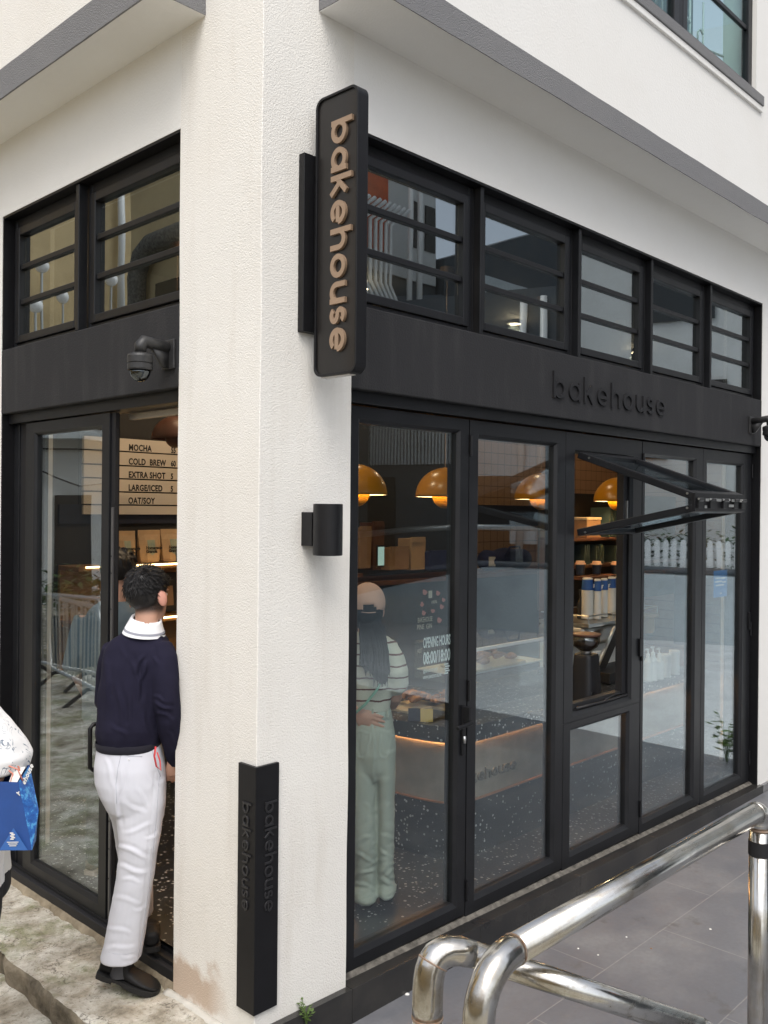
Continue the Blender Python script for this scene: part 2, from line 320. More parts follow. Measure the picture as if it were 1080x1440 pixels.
def striped():
    m = mat('striped_knit', (.6,.6,.52), .9, spec=.15); N, L, b = nodes(m); tc = N.new('ShaderNodeTexCoord')
    sp = N.new('ShaderNodeSeparateXYZ'); L.new(tc.outputs['Object'], sp.inputs[0])
    n = noise_(N, L, tc.outputs['Object'], 7, 3)
    q = math_(N, L, 'ADD', math_(N, L, 'MULTIPLY', sp.outputs[2], 17.8), math_(N, L, 'MULTIPLY', n, .55))
    fr = math_(N, L, 'FRACT', q); st = math_(N, L, 'LESS_THAN', fr, .15)
    L.new(mixc(N, L, st, (.56,.57,.48), (.115,.042,.035)), b.inputs['Base Color']); return m
M['striped'] = striped()
def doodle():
    m = mat('doodle_print_cotton', (.8,.8,.8), .85, spec=.2); N, L, b = nodes(m); tc = N.new('ShaderNodeTexCoord')
    mu = N.new('ShaderNodeTexNoise'); mu.inputs['Scale'].default_value = 13; mu.inputs['Detail'].default_value = 1.5; mu.inputs['Distortion'].default_value = 2.2; L.new(tc.outputs['Object'], mu.inputs['Vector'])
    e = math_(N, L, 'ABSOLUTE', math_(N, L, 'SUBTRACT', math_(N, L, 'FRACT', math_(N, L, 'MULTIPLY', mu.outputs[0], 4.0)), .5))
    n2 = noise_(N, L, tc.outputs['Object'], 20, 2)
    ln = math_(N, L, 'MULTIPLY', math_(N, L, 'LESS_THAN', e, .05), ramp_(N, L, n2, [(.42, 0.0), (.55, .85)]))
    L.new(mixc(N, L, ln, (.80,.80,.80), (.10,.15,.22)), b.inputs['Base Color']); return m
M['doodle'] = doodle()
# reflected street
M['ochre'] = stucco('ochre_stucco', (.56,.43,.24), 30, .003, .35, (.30,.22,.12))
M['grey_wall'] = stucco('grey_retaining_wall', (.56,.61,.63), 20, .004, .6, (.38,.42,.44))
M['pale_wall'] = stucco('pale_house_wall', (.62,.63,.62), 30, .002, .3, (.45,.45,.43))
M['dark_build'] = stucco('dark_house_wall', (.10,.11,.12), 20, .002, .4, (.16,.15,.14))
M['dark_void'] = mat('dark_window', (.012,.014,.016), .15)
M['white_pvc'] = mat('white_pipe', (.7,.7,.68), .4)
M['orange'] = mat('orange_tarpaulin', (.6,.10,.03), .6, noise_amt=.3, nscale=5)
M['grey_pipe'] = mat('grey_pipe', (.10,.11,.12), .5)
M['fence_paint'] = mat('white_picket_paint', (.75,.76,.76), .6)
M['galv'] = mat('galvanised_tube', (.5,.5,.48), .35, metal=.9)
M['globe'] = mat('opal_globe', (.85,.85,.85), .2)
M['road'] = mat('pale_road_concrete', (.62,.64,.65), .9, noise_amt=.25, nscale=2.5, bump=.5, bscale=30, bdist=.004)
M['asphalt'] = mat('street_concrete', (.24,.24,.235), .85, noise_amt=.3, nscale=3, bump=.5, bscale=40, bdist=.004)
# ---------------------------------------------------------------- lettering
def arc(cx, cy, r, a0, a1, n=24, sx=1): return [(cx+sx*r*math.cos(R_(a0+(a1-a0)*i/n)), cy+r*math.sin(R_(a0+(a1-a0)*i/n))) for i in range(n+1)]
def glyph(ch, w, asc):
    h = w/2; r = .5-h
    if ch == 'b': return [[(h, 0), (h, asc)], arc(.5, .5, r, 0, 360)], 1
    if ch == 'a': return [arc(.5, .5, r, 0, 360), [(1-h, 0), (1-h, 1)]], 1
    if ch == 'k': return [[(h, 0), (h, asc)], [(h+.02, .40), (.74, 1.0)], [(.34, .58), (.80, 0)]], .9
    if ch == 'e': return [arc(.5, .5, r, 0, 318), [(h, .47), (1-h*.9, .47)]], 1
    if ch == 'h': q = .40-h/2; return [[(h, 0), (h, asc)], arc(h+q, 1-h-q, q, 180, 0)+[(h+2*q, 0)]], w+2*q
    if ch == 'o': return [arc(.5, .5, r, 0, 360)], 1
    if ch == 'u': q = .40-h/2; return [[(h, 1)]+arc(h+q, h+q, q, 180, 360), [(h+2*q, 0), (h+2*q, 1)]], w+2*q
    if ch == 's': q = (1-w)/4; return [arc(h+q*1.15, 1-h-q, q, 25, 270, 18, 1.2)+arc(h+q*1.15, h+q, q, 90, -155, 18, 1.2)[1:]], w+q*2.4
def band(pts, w):
    out = []; n = len(pts); closed = math.dist(pts[0], pts[-1]) < 1e-4
    for i in range(n):
        p = Vector(pts[i]); a = Vector(pts[i-1 if i else (n-2 if closed else 0)]); b = Vector(pts[i+1 if i < n-1 else (1 if closed else n-1)])
        t = (b-a).normalized(); nn = Vector((-t.y, t.x)); out.append((p+nn*w/2, p-nn*w/2))
    return out
def wordmark(mb, o, u, v, nrm, xh, depth, w=.24, asc=1.38, gap=.13, sx=1.0, text='bakehouse', back=.001):
    o, u, v, nrm = Vector(o), Vector(u), Vector(v), Vector(nrm); x = 0; k = 0
    for ch in text:
        st, adv = glyph(ch, w, asc)
        for s_ in st:
            k += 1; d1 = depth+.00025*(k % 3)
            bd = band(s_, w); rings = []
            for a, b in bd:
                P = lambda q, d: o+u*(x+q.x)*xh*sx+v*q.y*xh+nrm*d
                rings.append([P(a, -back), P(b, -back), P(b, d1), P(a, d1)])
            mb.loft(rings)
        x += adv+gap
    return x*xh*sx
def text_mesh(name, body, o, u, v, size, mat_, parent=None, depth=.0006, sx=1.0, bold=0.0, align='LEFT', spacing=1.0):
    cu = bpy.data.curves.new(name, 'FONT'); cu.body = body; cu.size = size; cu.extrude = depth; cu.offset = bold; cu.align_x = align; cu.space_character = spacing; cu.resolution_u = 3
    ob = bpy.data.objects.new(name+'_tmp', cu); COL.objects.link(ob); dg = bpy.context.evaluated_depsgraph_get(); dg.update()
    me = bpy.data.meshes.new_from_object(ob.evaluated_get(dg)); bpy.data.objects.remove(ob); me.name = name
    u = Vector(u).normalized(); v = Vector(v).normalized(); n = u.cross(v); o = Vector(o)
    for p in me.vertices: c = p.co.copy(); p.co = o+u*c.x*sx+v*c.y+n*c.z
    me.materials.clear(); me.materials.append(mat_); me.update()
    r = bpy.data.objects.new(name, me); COL.objects.link(r)
    if parent: attach(r, parent)
    return r
# ================================================================ SETTING
H_IN, H_B1, H_B0 = 3.522, 2.789, 2.4365     # transom head, beam top, beam bottom
SOF = 3.919
def struct(o, kind='structure'): o['kind'] = kind; return o
def noisy_sheet(name, x0, x1, y0, y1, z, nx, ny, amp, sc_, mat_, edge=None, kind='structure'):
    mb = MB(); vs = []; fs = []
    for j in range(ny+1):
        for i in range(nx+1):
            x = x0+(x1-x0)*i/nx; y = y0+(y1-y0)*j/ny
            if edge: x = edge(x, y, i, nx)
            h = amp*(noise.noise(Vector((x, y, 3))*sc_)+.5*noise.noise(Vector((x, y, 8))*sc_*2.7)+.3*noise.noise(Vector((x, y, 1))*sc_*7))
            vs.append((x, y, z+h))
    for j in range(ny):
        for i in range(nx): a = j*(nx+1)+i; fs.append((a, a+1, a+nx+2, a+nx+1))
    mb.add(vs, fs); return mb.build(name, mat_, smooth=True)
# ground sheet and right pavement
struct(MB().add([(-120,-120,-.42),(120,-120,-.42),(120,120,-.42),(-120,120,-.42)], [(0,1,2,3)]).build('ground', M['asphalt']))
mb = MB(); mb.add([(-.36,-9,-.205),(5.6,-9,-.195),(5.6,-.031,-.190),(-.36,-.031,-.205)], [(0,1,2,3)])
mb.add([(-.36,-9,-.205),(-.36,-.031,-.205),(-.36,-.031,-.42),(-.36,-9,-.42)], [(0,1,2,3)]); struct(mb.build('pavement', M['paver']))
struct(MB().add([(5.6,-30,-.2),(30,-30,-.2),(30,6,-.2),(5.6,6,-.2),(5.6,-30,-.42),(5.6,6,-.42)], [(0,1,2,3),(0,3,5,4)]).build('road', M['road']))
# left: raised stone walkway with broken edge, lower lane
def edg(x, y, i, nx):
    if i == 0: return x+.045*noise.noise(Vector((0, y*2.2, 4)))+.02*noise.noise(Vector((0, y*9, 4)))
    return x
wk = noisy_sheet('stone_walkway', -.36, .012, -.02, 9, -.108, 40, 700, .012, 6, M['stone'], edg)
bm = bmesh.new(); bm.from_mesh(wk.data)
ed = [e for e in bm.edges if e.is_boundary and all(v.co.x < -.25 for v in e.verts)]
ex = bmesh.ops.extrude_edge_only(bm, edges=ed)['geom']
for v in (g for g in ex if isinstance(g, bmesh.types.BMVert)): v.co.x += -.010+.016*noise.noise(v.co*9); v.co.z -= .028+.012*noise.noise(v.co*5)
nv_ = {g for g in ex if isinstance(g, bmesh.types.BMVert)}; ed2 = [e for e in bm.edges if e.is_boundary and all(v in nv_ for v in e.verts)]
ex = bmesh.ops.extrude_edge_only(bm, edges=ed2)['geom']
for v in (g for g in ex if isinstance(g, bmesh.types.BMVert)): v.co.x += .030+.035*noise.noise(v.co*6); v.co.z -= .26
bm.to_mesh(wk.data); bm.free(); wk.data.materials.append(M['kerb_face'])
for f in wk.data.polygons:
    f.use_smooth = True
    if abs(f.normal.z) < .62 and f.center.x < -.25: f.material_index = 1
struct(wk)
struct(noisy_sheet('lane', -7, -.3, -6, 22, -.235, 110, 300, .03, 2.2, M['stone']))
# ================================================================ BAKERY BUILDING
bld = thing('bakery_building', (0, 0, -.2), 'white stucco corner building with black framed bakery front and grey edged canopies', 'building')
def part(mb, name, m, par=bld, **k): return mb.build(name, m, par, **k)
LX = 2.2716; RX = 4.8118; PX = .4794; PY = .5445
WT = .30                                      # wall thickness
def pier():
    # finely divided so the arris wanders a little
    mb = MB(); n = 60; r = []
    for i in range(n+1):
        z = -.25+(6.2+.25)*i/n; w = .004*noise.noise(Vector((1, 2, z*1.7))); w2 = .003*noise.noise(Vector((5, 2, z*2.1))); bz = .0025
        r.append([(w+bz, w2, z), (PX+.003*noise.noise(Vector((9, 9, z*3))), w2, z), (PX, PY, z), (w, PY+.003*noise.noise(Vector((4, 9, z*3))), z), (w, w2+bz, z)])
    return mb.loft(r)
def pier_mat():
    m = M['stucco'].copy(); m.name = 'pier_stucco'; N, L, b = nodes(m); tc = N.new('ShaderNodeTexCoord'); v = tc.outputs['Object']
    src = b.inputs['Base Color'].links[0].from_socket; sp = N.new('ShaderNodeSeparateXYZ'); L.new(v, sp.inputs[0])
    n = noise_(N, L, v, 3.2, 5, .65)
    q = math_(N, L, 'SUBTRACT', math_(N, L, 'MULTIPLY', n, 1.1), math_(N, L, 'MULTIPLY', math_(N, L, 'ABSOLUTE', math_(N, L, 'SUBTRACT', sp.outputs[2], -.03)), 2.6))
    lf = math_(N, L, 'MULTIPLY', ramp_(N, L, q, [(.30, 0.0), (.42, 1.0)]), ramp_(N, L, sp.outputs[1], [(.15, 0.0), (.3, 1.0)]))
    c = mixc(N, L, math_(N, L, 'MULTIPLY', lf, .8), src, (.50,.37,.27))
    mp = N.new('ShaderNodeMapping'); mp.inputs['Scale'].default_value = (7, 7, .8); L.new(v, mp.inputs[0])
    st = noise_(N, L, mp.outputs[0], 1.4, 5)
    c = mixc(N, L, math_(N, L, 'MULTIPLY', ramp_(N, L, st, [(.52, 0.0), (.72, 1.0)]), .18), c, (.55,.49,.41))
    L.new(c, b.inputs['Base Color']); return m
M['pier'] = pier_mat()
part(pier(), 'pier', M['pier'])
# white ridge of render at foot of left pier face
mb = MB(); r = []
for i in range(31):
    y = -.02+.60*i/30; a = .006*noise.noise(Vector((y*9, 1, 1)))
    r.append([(.004,y,-.095+a),(-.020+a,y,-.100+a),(-.034+a,y,-.118),(-.026,y,-.135),(-.022,y,-.26),(.004,y,-.26)])
part(mb.loft(r), 'pier_plinth', mat('dull_white_render', (.60,.58,.53), .9, noise_amt=.25, nscale=12, bump=.5, bscale=50, bdist=.003), smooth=True)
# wall pieces, right facade
mb = MB(); mb.box(PX, RX, 0, WT, H_IN, SOF+.3); mb.box(RX, 9, .0, WT, -.15, SOF+.3)
part(mb, 'wall', M['plaster'])
mb = MB(); mb.box(.0, WT, PY, LX, H_IN, SOF+.3); mb.box(0, WT, LX, 6.5, -.2, SOF+.3)
part(mb, 'wall', M['plaster'])
part(MB().box(PX+.002, RX+.004, .001, WT-.02, H_B0, H_B1), 'lintel', M['beam'], bevel=.006)
part(MB().box(.001, WT-.02, PY+.002, LX+.004, H_B0, H_B1), 'lintel', M['beam'], bevel=.006)
# black painted reveals
mb = MB(); mb.box(PX, RX, .003, WT-.03, H_IN-.012, H_IN+.001); mb.box(RX-.010, RX+.001, .003, WT-.03, H_B1, H_IN-.012); mb.box(RX-.010, RX+.001, .003, WT-.03, -.14, H_B0)
mb.box(.003, WT-.03, PY, LX, H_IN-.012, H_IN+.001); mb.box(.003, WT-.03, LX-.010, LX+.001, H_B1, H_IN-.012); mb.box(.003, WT-.03, LX-.010, LX+.001, -.07, H_B0)
part(mb, 'black_reveal', M['black'])
# ---- canopies: projecting upper storey
CR, CL = .287, .253
def fascia(axis, a0, a1, d, z0, z1, name):
    mb = MB(); n = 90; r = []
    for i in range(n+1):
        t = a0+(a1-a0)*i/n; w = .004*noise.noise(Vector((t*3, z0, 2)))+.002*noise.noise(Vector((t*15, z0, 2))); w2 = .004*noise.noise(Vector((t*4, 7, 2)))
        prof = [(-d, z0+w), (-d, z1+w2), (0.12, z1+w2), (0.12, z0+.01), (-d+.02, z0+.01)]
        r.append([(t, y, z) if axis == 'X' else (y, t, z) for y, z in prof])
    return part(mb.loft(r), name, M['fascia'])
fascia('X', .281, 9, CR, SOF-.006, 4.036, 'canopy_fascia'); fascia('Y', .372, 6.5, CL, SOF+.002, 4.064, 'canopy_fascia')
mb = MB(); mb.box(.284, 9, -CR+.004, .001, SOF, SOF+.02); part(mb, 'soffit', M['plaster'])
mb = MB(); mb.box(-CL+.004, .001, .375, 6.5, SOF+.01, SOF+.03); part(mb, 'soffit', M['plaster'])
WX0, WX1, WZ0, WZ1 = .95, 3.945, 4.738, 6.05        # upper window opening
mb = MB(); y0, y1 = -CR+.006, -.05
mb.box(.283, 9, y0, y1, 4.034, 4.63); mb.box(.283, WX0, y0, y1, 4.63, 6.2); mb.box(WX1, 9, y0, y1, 4.63, 6.2); mb.box(WX0, WX1, y0, y1, WZ1, 6.2)
part(mb, 'upper_wall', M['plaster'])
part(MB().box(-CL+.005, 0, .374, 6.5, 4.06, 6.2), 'upper_wall', M['stucco'])
part(MB().box(WX0-.3, WX1+.08, -CR-.018, -.06, 4.668, WZ0-.004), 'upper_window_sill', M['fascia'], bevel=.004)
part(MB().box(WX0-.3, WX1+.08, -CR-.010, -.06, 4.628, 4.668), 'upper_sill_band', M['plaster'], bevel=.004)
# upper window
def ring(mb, ax, p0, p1, a0, a1, z0, z1, w, wt=None, wb=None):
    # rectangular frame in plane; ax='X' -> runs along X, depth along Y p0..p1
    wt = wt or w; wb = wb or w
    f = (lambda a, b, c, d, e, g: mb.box(a, b, e, g, c, d)) if ax == 'X' else (lambda a, b, c, d, e, g: mb.box(e, g, a, b, c, d))
    f(a0, a0+w, z0, z1, p0, p1); f(a1-w, a1, z0, z1, p0, p1); f(a0+w, a1-w, z1-wt, z1, p0, p1); f(a0+w, a1-w, z0, z0+wb, p0, p1)
yw = -CR+.035
for a, b in ((WX0, 1.9), (1.9, 2.88), (2.93, WX1)):
    mb = MB(); ring(mb, 'X', yw, yw+.05, a, b, WZ0, WZ1, .06)
    if b == WX1: mb.box(a+.06, b-.06, yw+.012, yw+.036, 5.15, 5.18)
    w = part(mb, 'upper_window', M['frame'], bevel=.004)
    part(MB().box(a+.06, b-.06, yw+.022, yw+.028, WZ0+.06, WZ1-.06), 'pane', M['glass_teal'], w)
mb = MB(); mb.box(2.88, 2.93, yw+.002, yw+.06, WZ0, WZ1); part(mb, 'mullion', M['black'])
part(MB().box(WX0, WX1, yw+.42, yw+.44, WZ0-.3, WZ1), 'upper_room_back', mat('dim_teal_room', (.16,.22,.22), .8, noise_amt=.3, nscale=2))
mb = MB()
for k in range(4):
    x = 3.06+.19*k
    mb.tube([(x, yw+.2, 4.7), (x, yw+.2, 5.3)], .007, 6); mb.tube([(x-.08, yw+.2, 5.02), (x-.075, yw+.2, 5.08), (x-.04, yw+.2, 5.11), (x-.005, yw+.2, 5.09)], .007, 6)
mb.tube([(2.9, yw+.2, 4.86), (3.95, yw+.2, 5.06)], .008, 6)
part(mb, 'window_grille', M['white_pvc'], smooth=True)
# ---- transom windows
def transom(ax, a0, a1):
    P, Q = .05, .11; mb = MB(); z0, z1 = H_B1+.004, H_IN-.012
    f = (lambda a, b, c, d, e, g: mb.box(a, b, e, g, c, d)) if ax == 'X' else (lambda a, b, c, d, e, g: mb.box(e, g, a, b, c, d))
    ring(mb, ax, P+.012, Q, a0, a1, z0, z1, .034, .05, .03)
    ring(mb, ax, P, Q-.02, a0+.036, a1-.036, z0+.032, z1-.052, .047, .045, .040)
    for zz in (3.049, 3.240): f(a0+.083, a1-.083, zz-.014, zz+.014, P+.010, P+.036)
    w = part(mb, 'transom_window', M['frame'], bevel=.004)
    g = MB()
    if ax == 'X': g.box(a0+.08, a1-.08, .078, .084, z0+.07, z1-.095)
    else: g.box(.078, .084, a0+.08, a1-.08, z0+.07, z1-.095)
    part(g, 'pane', M['glass_up'], w)
TB = [.495, 1.36, 2.25, 3.09, 3.94, 4.80]
for a, b in zip(TB, TB[1:]): transom('X', a+.003, b-.003)
for a in TB[1:-1]: part(MB().box(a+.004, a+.030, .018, .061, H_B1+.004, H_IN-.013), 'transom_post', M['frame'], bevel=.003)
transom('Y', .50, 1.432); transom('Y', 1.472, 2.258)
part(MB().box(.012, .061, 1.436, 1.468, H_B1+.004, H_IN-.013), 'transom_post', M['frame'], bevel=.003)
# ---- storefront, right
FY = .06
part(MB().box(PX, RX-.011, FY-.022, FY+.10, 2.384, H_B0+.002), 'head_frame', M['frame'], bevel=.004)
def zb(x): return -.050-.017*(x-.5)                # sloping bottom of the frame line
SB = [.482, 1.345, 2.205, 3.08, 3.945, 4.775]
def leaf(x0, x1, gl, gr, gb, gt, name='folding_door', lower=None):
    """one glazed leaf: stiles, rails, chamfered glazing bead, glass"""
    mb = MB(); y0, y1 = FY, FY+.07; zB = zb((x0+x1)/2)+.012
    def fr(mb, a0, a1, z0, z1, A0, A1, Z0, Z1):    # frame between outer rect and glass rect with bevelled inner bead
        o = [(a0, z0), (a1, z0), (a1, z1), (a0, z1)]; i1 = [(A0-.016, Z0-.020), (A1+.016, Z0-.020), (A1+.016, Z1+.016), (A0-.016, Z1+.016)]; i2 = [(A0, Z0), (A1, Z0), (A1, Z1), (A0, Z1)]
        rr = [[(p[0], y1, p[1]) for p in o], [(p[0], y0, p[1]) for p in o], [(p[0], y0, p[1]) for p in i1], [(p[0], y0+.016, p[1]) for p in i2], [(p[0], y1, p[1]) for p in i2]]
        mb.loft(rr, cap=False); k = len(mb.v)
        mb.add([rr[0][j] for j in range(4)]+[rr[4][j] for j in range(4)], [(j, (j+1) % 4, 4+(j+1) % 4, 4+j) for j in range(4)])
    fr(mb, x0, x1, zB, 2.376, gl, gr, gb, gt) if not lower else None
    if lower:
        zt = .742
        fr(mb, x0, x1, zB, zt, gl-.02, gr-.018, gb, .690)
        fr(mb, x0, x1, zt+.001, 2.376, gl, gr, gb+.79, gt)
    w = part(mb, name, M['frame'], bevel=.002)
    part(MB().box(gl-.03, gr+.012, FY+.030, FY+.036, gb-.01, (.70 if lower else gt+.012)), 'pane', M['glass'], w)
    return w
d1 = leaf(SB[0]+.003, SB[1]-.004, .602, 1.262, .030, 2.305)
d2 = leaf(SB[1]+.004, SB[2]-.002, 1.432, 2.108, .022, 2.292)
d3 = leaf(SB[2]+.002, SB[3]-.004, 2.315, 2.950, .004, 2.262, 'hatch_frame', True)
d4 = leaf(SB[3]+.004, SB[4]-.002, 3.132, 3.826, -.012, 2.285)
d5 = leaf(SB[4]+.002, SB[5], 4.020, 4.622, -.03, 2.285)
part(MB().box(SB[5]+.004, RX-.011, FY+.006, FY+.07, zb(4.8), 2.384), 'jamb_post', M['frame'], bevel=.003)
# thin proud seams and hinges
for d, xs in ((d1, .49), (d2, 1.352), (d4, 3.085), (d5, 4.78)):
    for z in (.07, 1.05, 2.25): part(MB().tube([(xs, FY-.006, z-.05), (xs, FY-.006, z+.05)], .0075, 10), 'hinge', M['black'], d)
part(MB().box(3.05, 3.085, FY-.014, FY-.001, 1.03, 1.14), 'hinge_block', M['black'], d4, bevel=.003); part(MB().box(4.735, 4.765, FY-.014, FY-.001, 1.05, 1.18), 'hinge_block', M['black'], d5, bevel=.003)
# lever handle on first leaf
mb = MB(); mb.box(1.298, 1.322, FY-.012, FY-.001, .74, .985)
h = part(mb, 'handle', M['black'], d1, bevel=.005)
mb = MB(); mb.tube([(1.310, FY-.012, .905), (1.310, FY-.055, .903)], .009); mb.tube([(1.318, FY-.055, .905), (1.20, FY-.060, .898)], .010); mb.box(1.300, 1.320, FY-.05, FY-.010, .91, .98)
o = part(mb, 'handle', M['black'], d1, smooth=False, bevel=.002)
part(MB().tube([(1.312, FY-.0135, .800), (1.312, FY-.0135, .835)], .008, 10), 'lock', M['inox'], d1, smooth=True)
# decals on first leaf
gy = FY+.039
DX, DZ = X_, Z
white = mat('white_vinyl', (.62,.70,.68), .5); redv = mat('red_vinyl', (.34,.12,.09), .5); cream = mat('cream_vinyl', (.36,.34,.26), .5)
def decal(txt, x, z, size, w, m=white, bold=.0): 
    o = text_mesh('lettering', txt, (x, gy, z), X_, Z, size, m, d1, .0003, 1, bold)
    xs = [v.co.x for v in o.data.vertices]; k = w/(max(xs)-min(xs))
    for v in o.data.vertices: v.co.x = x+(v.co.x-x)*k
decal('OPENING HOURS', 1.062, 1.283, .068, .198, bold=.0015); decal('08:00/18:00', 1.062, 1.206, .080, .198, bold=.0018); decal('@BAKEHOUSE', 1.062, 1.165, .022, .105); decal('WWW.BAKEHOUSE.HK', 1.062, 1.135, .022, .135)
mb = MB()
for i, (a, b) in enumerate(((0,.03),(.008,.042),(0,.034),(.008,.042),(0,.03))): mb.box(1.215+a, 1.215+b, gy-.0004, gy+.0003, 1.192-.011*i-.007, 1.192-.011*i)
part(mb, 'emblem', white, d1)
decal('BAKEHOUSE', 1.020, 1.405, .034, .105, cream); decal('PINE  GIN', 1.016, 1.372, .034, .105, cream); decal('HOT', 1.02, 1.262, .03, .034, cream); decal('100%', 1.115, 1.487, .022, .04, cream)
for cx, cz, s_ in ((1.068,1.545,.017),(1.163,1.535,.015),(1.05,1.49,.013),(1.205,1.50,.013),(1.192,1.468,.015),(1.062,1.448,.014),(1.128,1.452,.014),(1.175,1.405,.017)):
    n = 9; a0 = random.random()*3; mb = MB(); mb.prism([(cx+s_*(1+.3*math.sin(3*t+a0))*math.cos(t), cz+s_*.8*(1+.25*math.cos(2*t+a0))*math.sin(t)) for t in (2*math.pi*k/n for k in range(n))], (0, gy, 0), X_, Z, -Y_, 0, .0005); part(mb, 'sticker', redv, d1)
mb = MB(); mb.box(1.096, 1.122, gy-.0005, gy, 1.515, 1.55); part(mb, 'sticker', cream, d1)
# hatch: bifold awning leaf swung out
hA, hB = Vector((0, FY-.006, 2.252)), Vector((0, -.628, 2.015)); hC, hD = Vector((0, -.628, 1.955)), Vector((0, FY-.006, 1.812))
hx0, hx1 = 2.318, 2.948
def hatch_leaf(A, B, up):
    mb = MB(); t = (B-A).normalized(); n = Vector((0, -t.z, t.y)); n = n if n.z > 0 else -n; L = (B-A).length; w = .046; th = .019
    for xx in (hx0+w/2, hx1-w/2): mb.obox((A+B)/2+X_*xx, X_, t, n, w/2, L/2, th)
    for q in (w/2, L-w/2): mb.obox(A+t*q+X_*(hx0+hx1)/2, X_, t, n, (hx1-hx0)/2-w, w/2, th)
    o = part(mb, 'hatch_leaf', M['frame'], d3, bevel=.004)
    return o, MB().obox((A+B)/2+X_*(hx0+hx1)/2, X_, t, n, (hx1-hx0)/2-w+.006, L/2-w+.006, .003)
for A, B, up in ((hA, hB, 1), (hD, hC, 0)):
    o, g = hatch_leaf(A, B, up)
    p_ = g.build('hatch_pane', M['glass_wet']); attach(p_, d3)
mb = MB()
for x in (2.36, 2.50, 2.66, 2.80, 2.90): mb.box(x-.025, x+.025, -.654, -.640, 1.955, 1.992); mb.tube([(x-.03, -.654, 2.000), (x+.03, -.654, 2.000)], .009, 10)
mb.box(hx0, hx1, -.641, -.624, 1.937, 2.034); part(mb, 'hatch_hinge', M['black'], d3, bevel=.002)
for x in (2.345, 2.47, 2.52, 2.63, 2.69, 2.80, 2.87): part(MB().tube([(x-.016, -.656, 2.002), (x+.016, -.656, 2.002)], .006, 8), 'hatch_bolt', M['inox'], d3)
for a_, b_, z_ in ((2.335,2.385,1.998),(2.41,2.45,1.998),(2.545,2.60,1.999),(2.655,2.70,1.998),(2.735,2.79,1.999),(2.84,2.875,1.998),(2.70,2.76,1.970),(2.40,2.425,1.962)): part(MB().box(a_, b_, -.6575, -.6545, z_-.007, z_+.007), 'hatch_plate', M['inox'], d3, bevel=.001)
for y, z in ((-.60, 2.03), (-.02, 2.232), (-.60, 1.955), (0, 1.815)): part(MB().lathe((hx0-.001, y, z), [(.006, -.004), (.006, .002)], 10, X_), 'hatch_bolt', M['inox'], d3)
mb = MB(); mb.box(2.952-.05, 2.952, FY+.03, FY+.075, .80, 2.25); mb.box(2.315, 2.905, FY+.036, FY+.08, .795, .83); part(mb, 'hatch_jamb', M['frame_dark'], d3)
part(MB().box(2.926, 2.940, FY+.018, FY+.030, 1.87, 2.0), 'hatch_catch', M['inox'], d3)
mb = MB(); mb.tube([(2.36, FY+.012, .808), (2.7, FY+.012, .803), (2.94, FY+.016, .806)], .007, 8); mb.tube([(2.70, FY+.028, .805), (2.82, FY+.03, .822), (2.93, FY+.03, .812)], .005, 8); part(mb, 'hatch_gasket', M['frame_dark'], d3, smooth=True)
# blue notice on last leaf
nt_ = MB(); nt_.box(4.225, 4.455, FY+.0400, FY+.0415, 1.318, 1.512); no = part(nt_, 'notice', M['blue_notice'], d5)
mb = MB()
for z, a, b in ((1.458,4.255,4.33),(1.455,4.345,4.42),(1.432,4.25,4.36),(1.425,4.37,4.43),(1.405,4.26,4.40),(1.345,4.335,4.36)): mb.box(a, b, FY+.0392, FY+.0398, z-.005, z+.005)
part(mb, 'notice_print', M['white_paper'], no)
# cement bead and granite skirting under the storefront
mb = MB(); r = []
for i in range(301):
    x = PX-.02+(RX-PX+.02)*i/300; t = .007*noise.noise(Vector((x*14, 1, 0)))+.008*noise.noise(Vector((x*45, 4, 0))); z0 = zb(x)-.004
    r.append([(x, FY+.02, z0+.012), (x, .056+t*.3, z0+.008), (x, .048+t*.8, z0+.001+t*.6), (x, .036+t*1.2, z0-.006+t*.8), (x, .026+t*1.2, z0-.016+t*.6), (x, .024, z0-.040), (x, .05, z0-.05)])
part(mb.loft(r), 'cement_bead', M['bead'], smooth=True)
mb = MB()
xs = [.06, PX+.01, 1.35, 2.25, 3.15, 4.05, RX+.03]
for a, b in zip(xs, xs[1:]):
    za, zc = zb(a)-.009, zb(b)-.009
    mb.add([(a,-.032,-.30),(b-.0015,-.032,-.30),(b-.0015,.05,-.30),(a,.05,-.30),(a,-.032,za),(b-.0015,-.032,zc),(b-.0015,.05,zc),(a,.05,za)], [(3,2,1,0),(4,5,6,7),(0,1,5,4),(1,2,6,5),(2,3,7,6),(3,0,4,7)])
part(mb, 'skirting', M['skirting'], bevel=.0015)
part(MB().box(RX+.032, 9, -.024, .05, -.30, -.14), 'grey_skirting', M['fascia'])
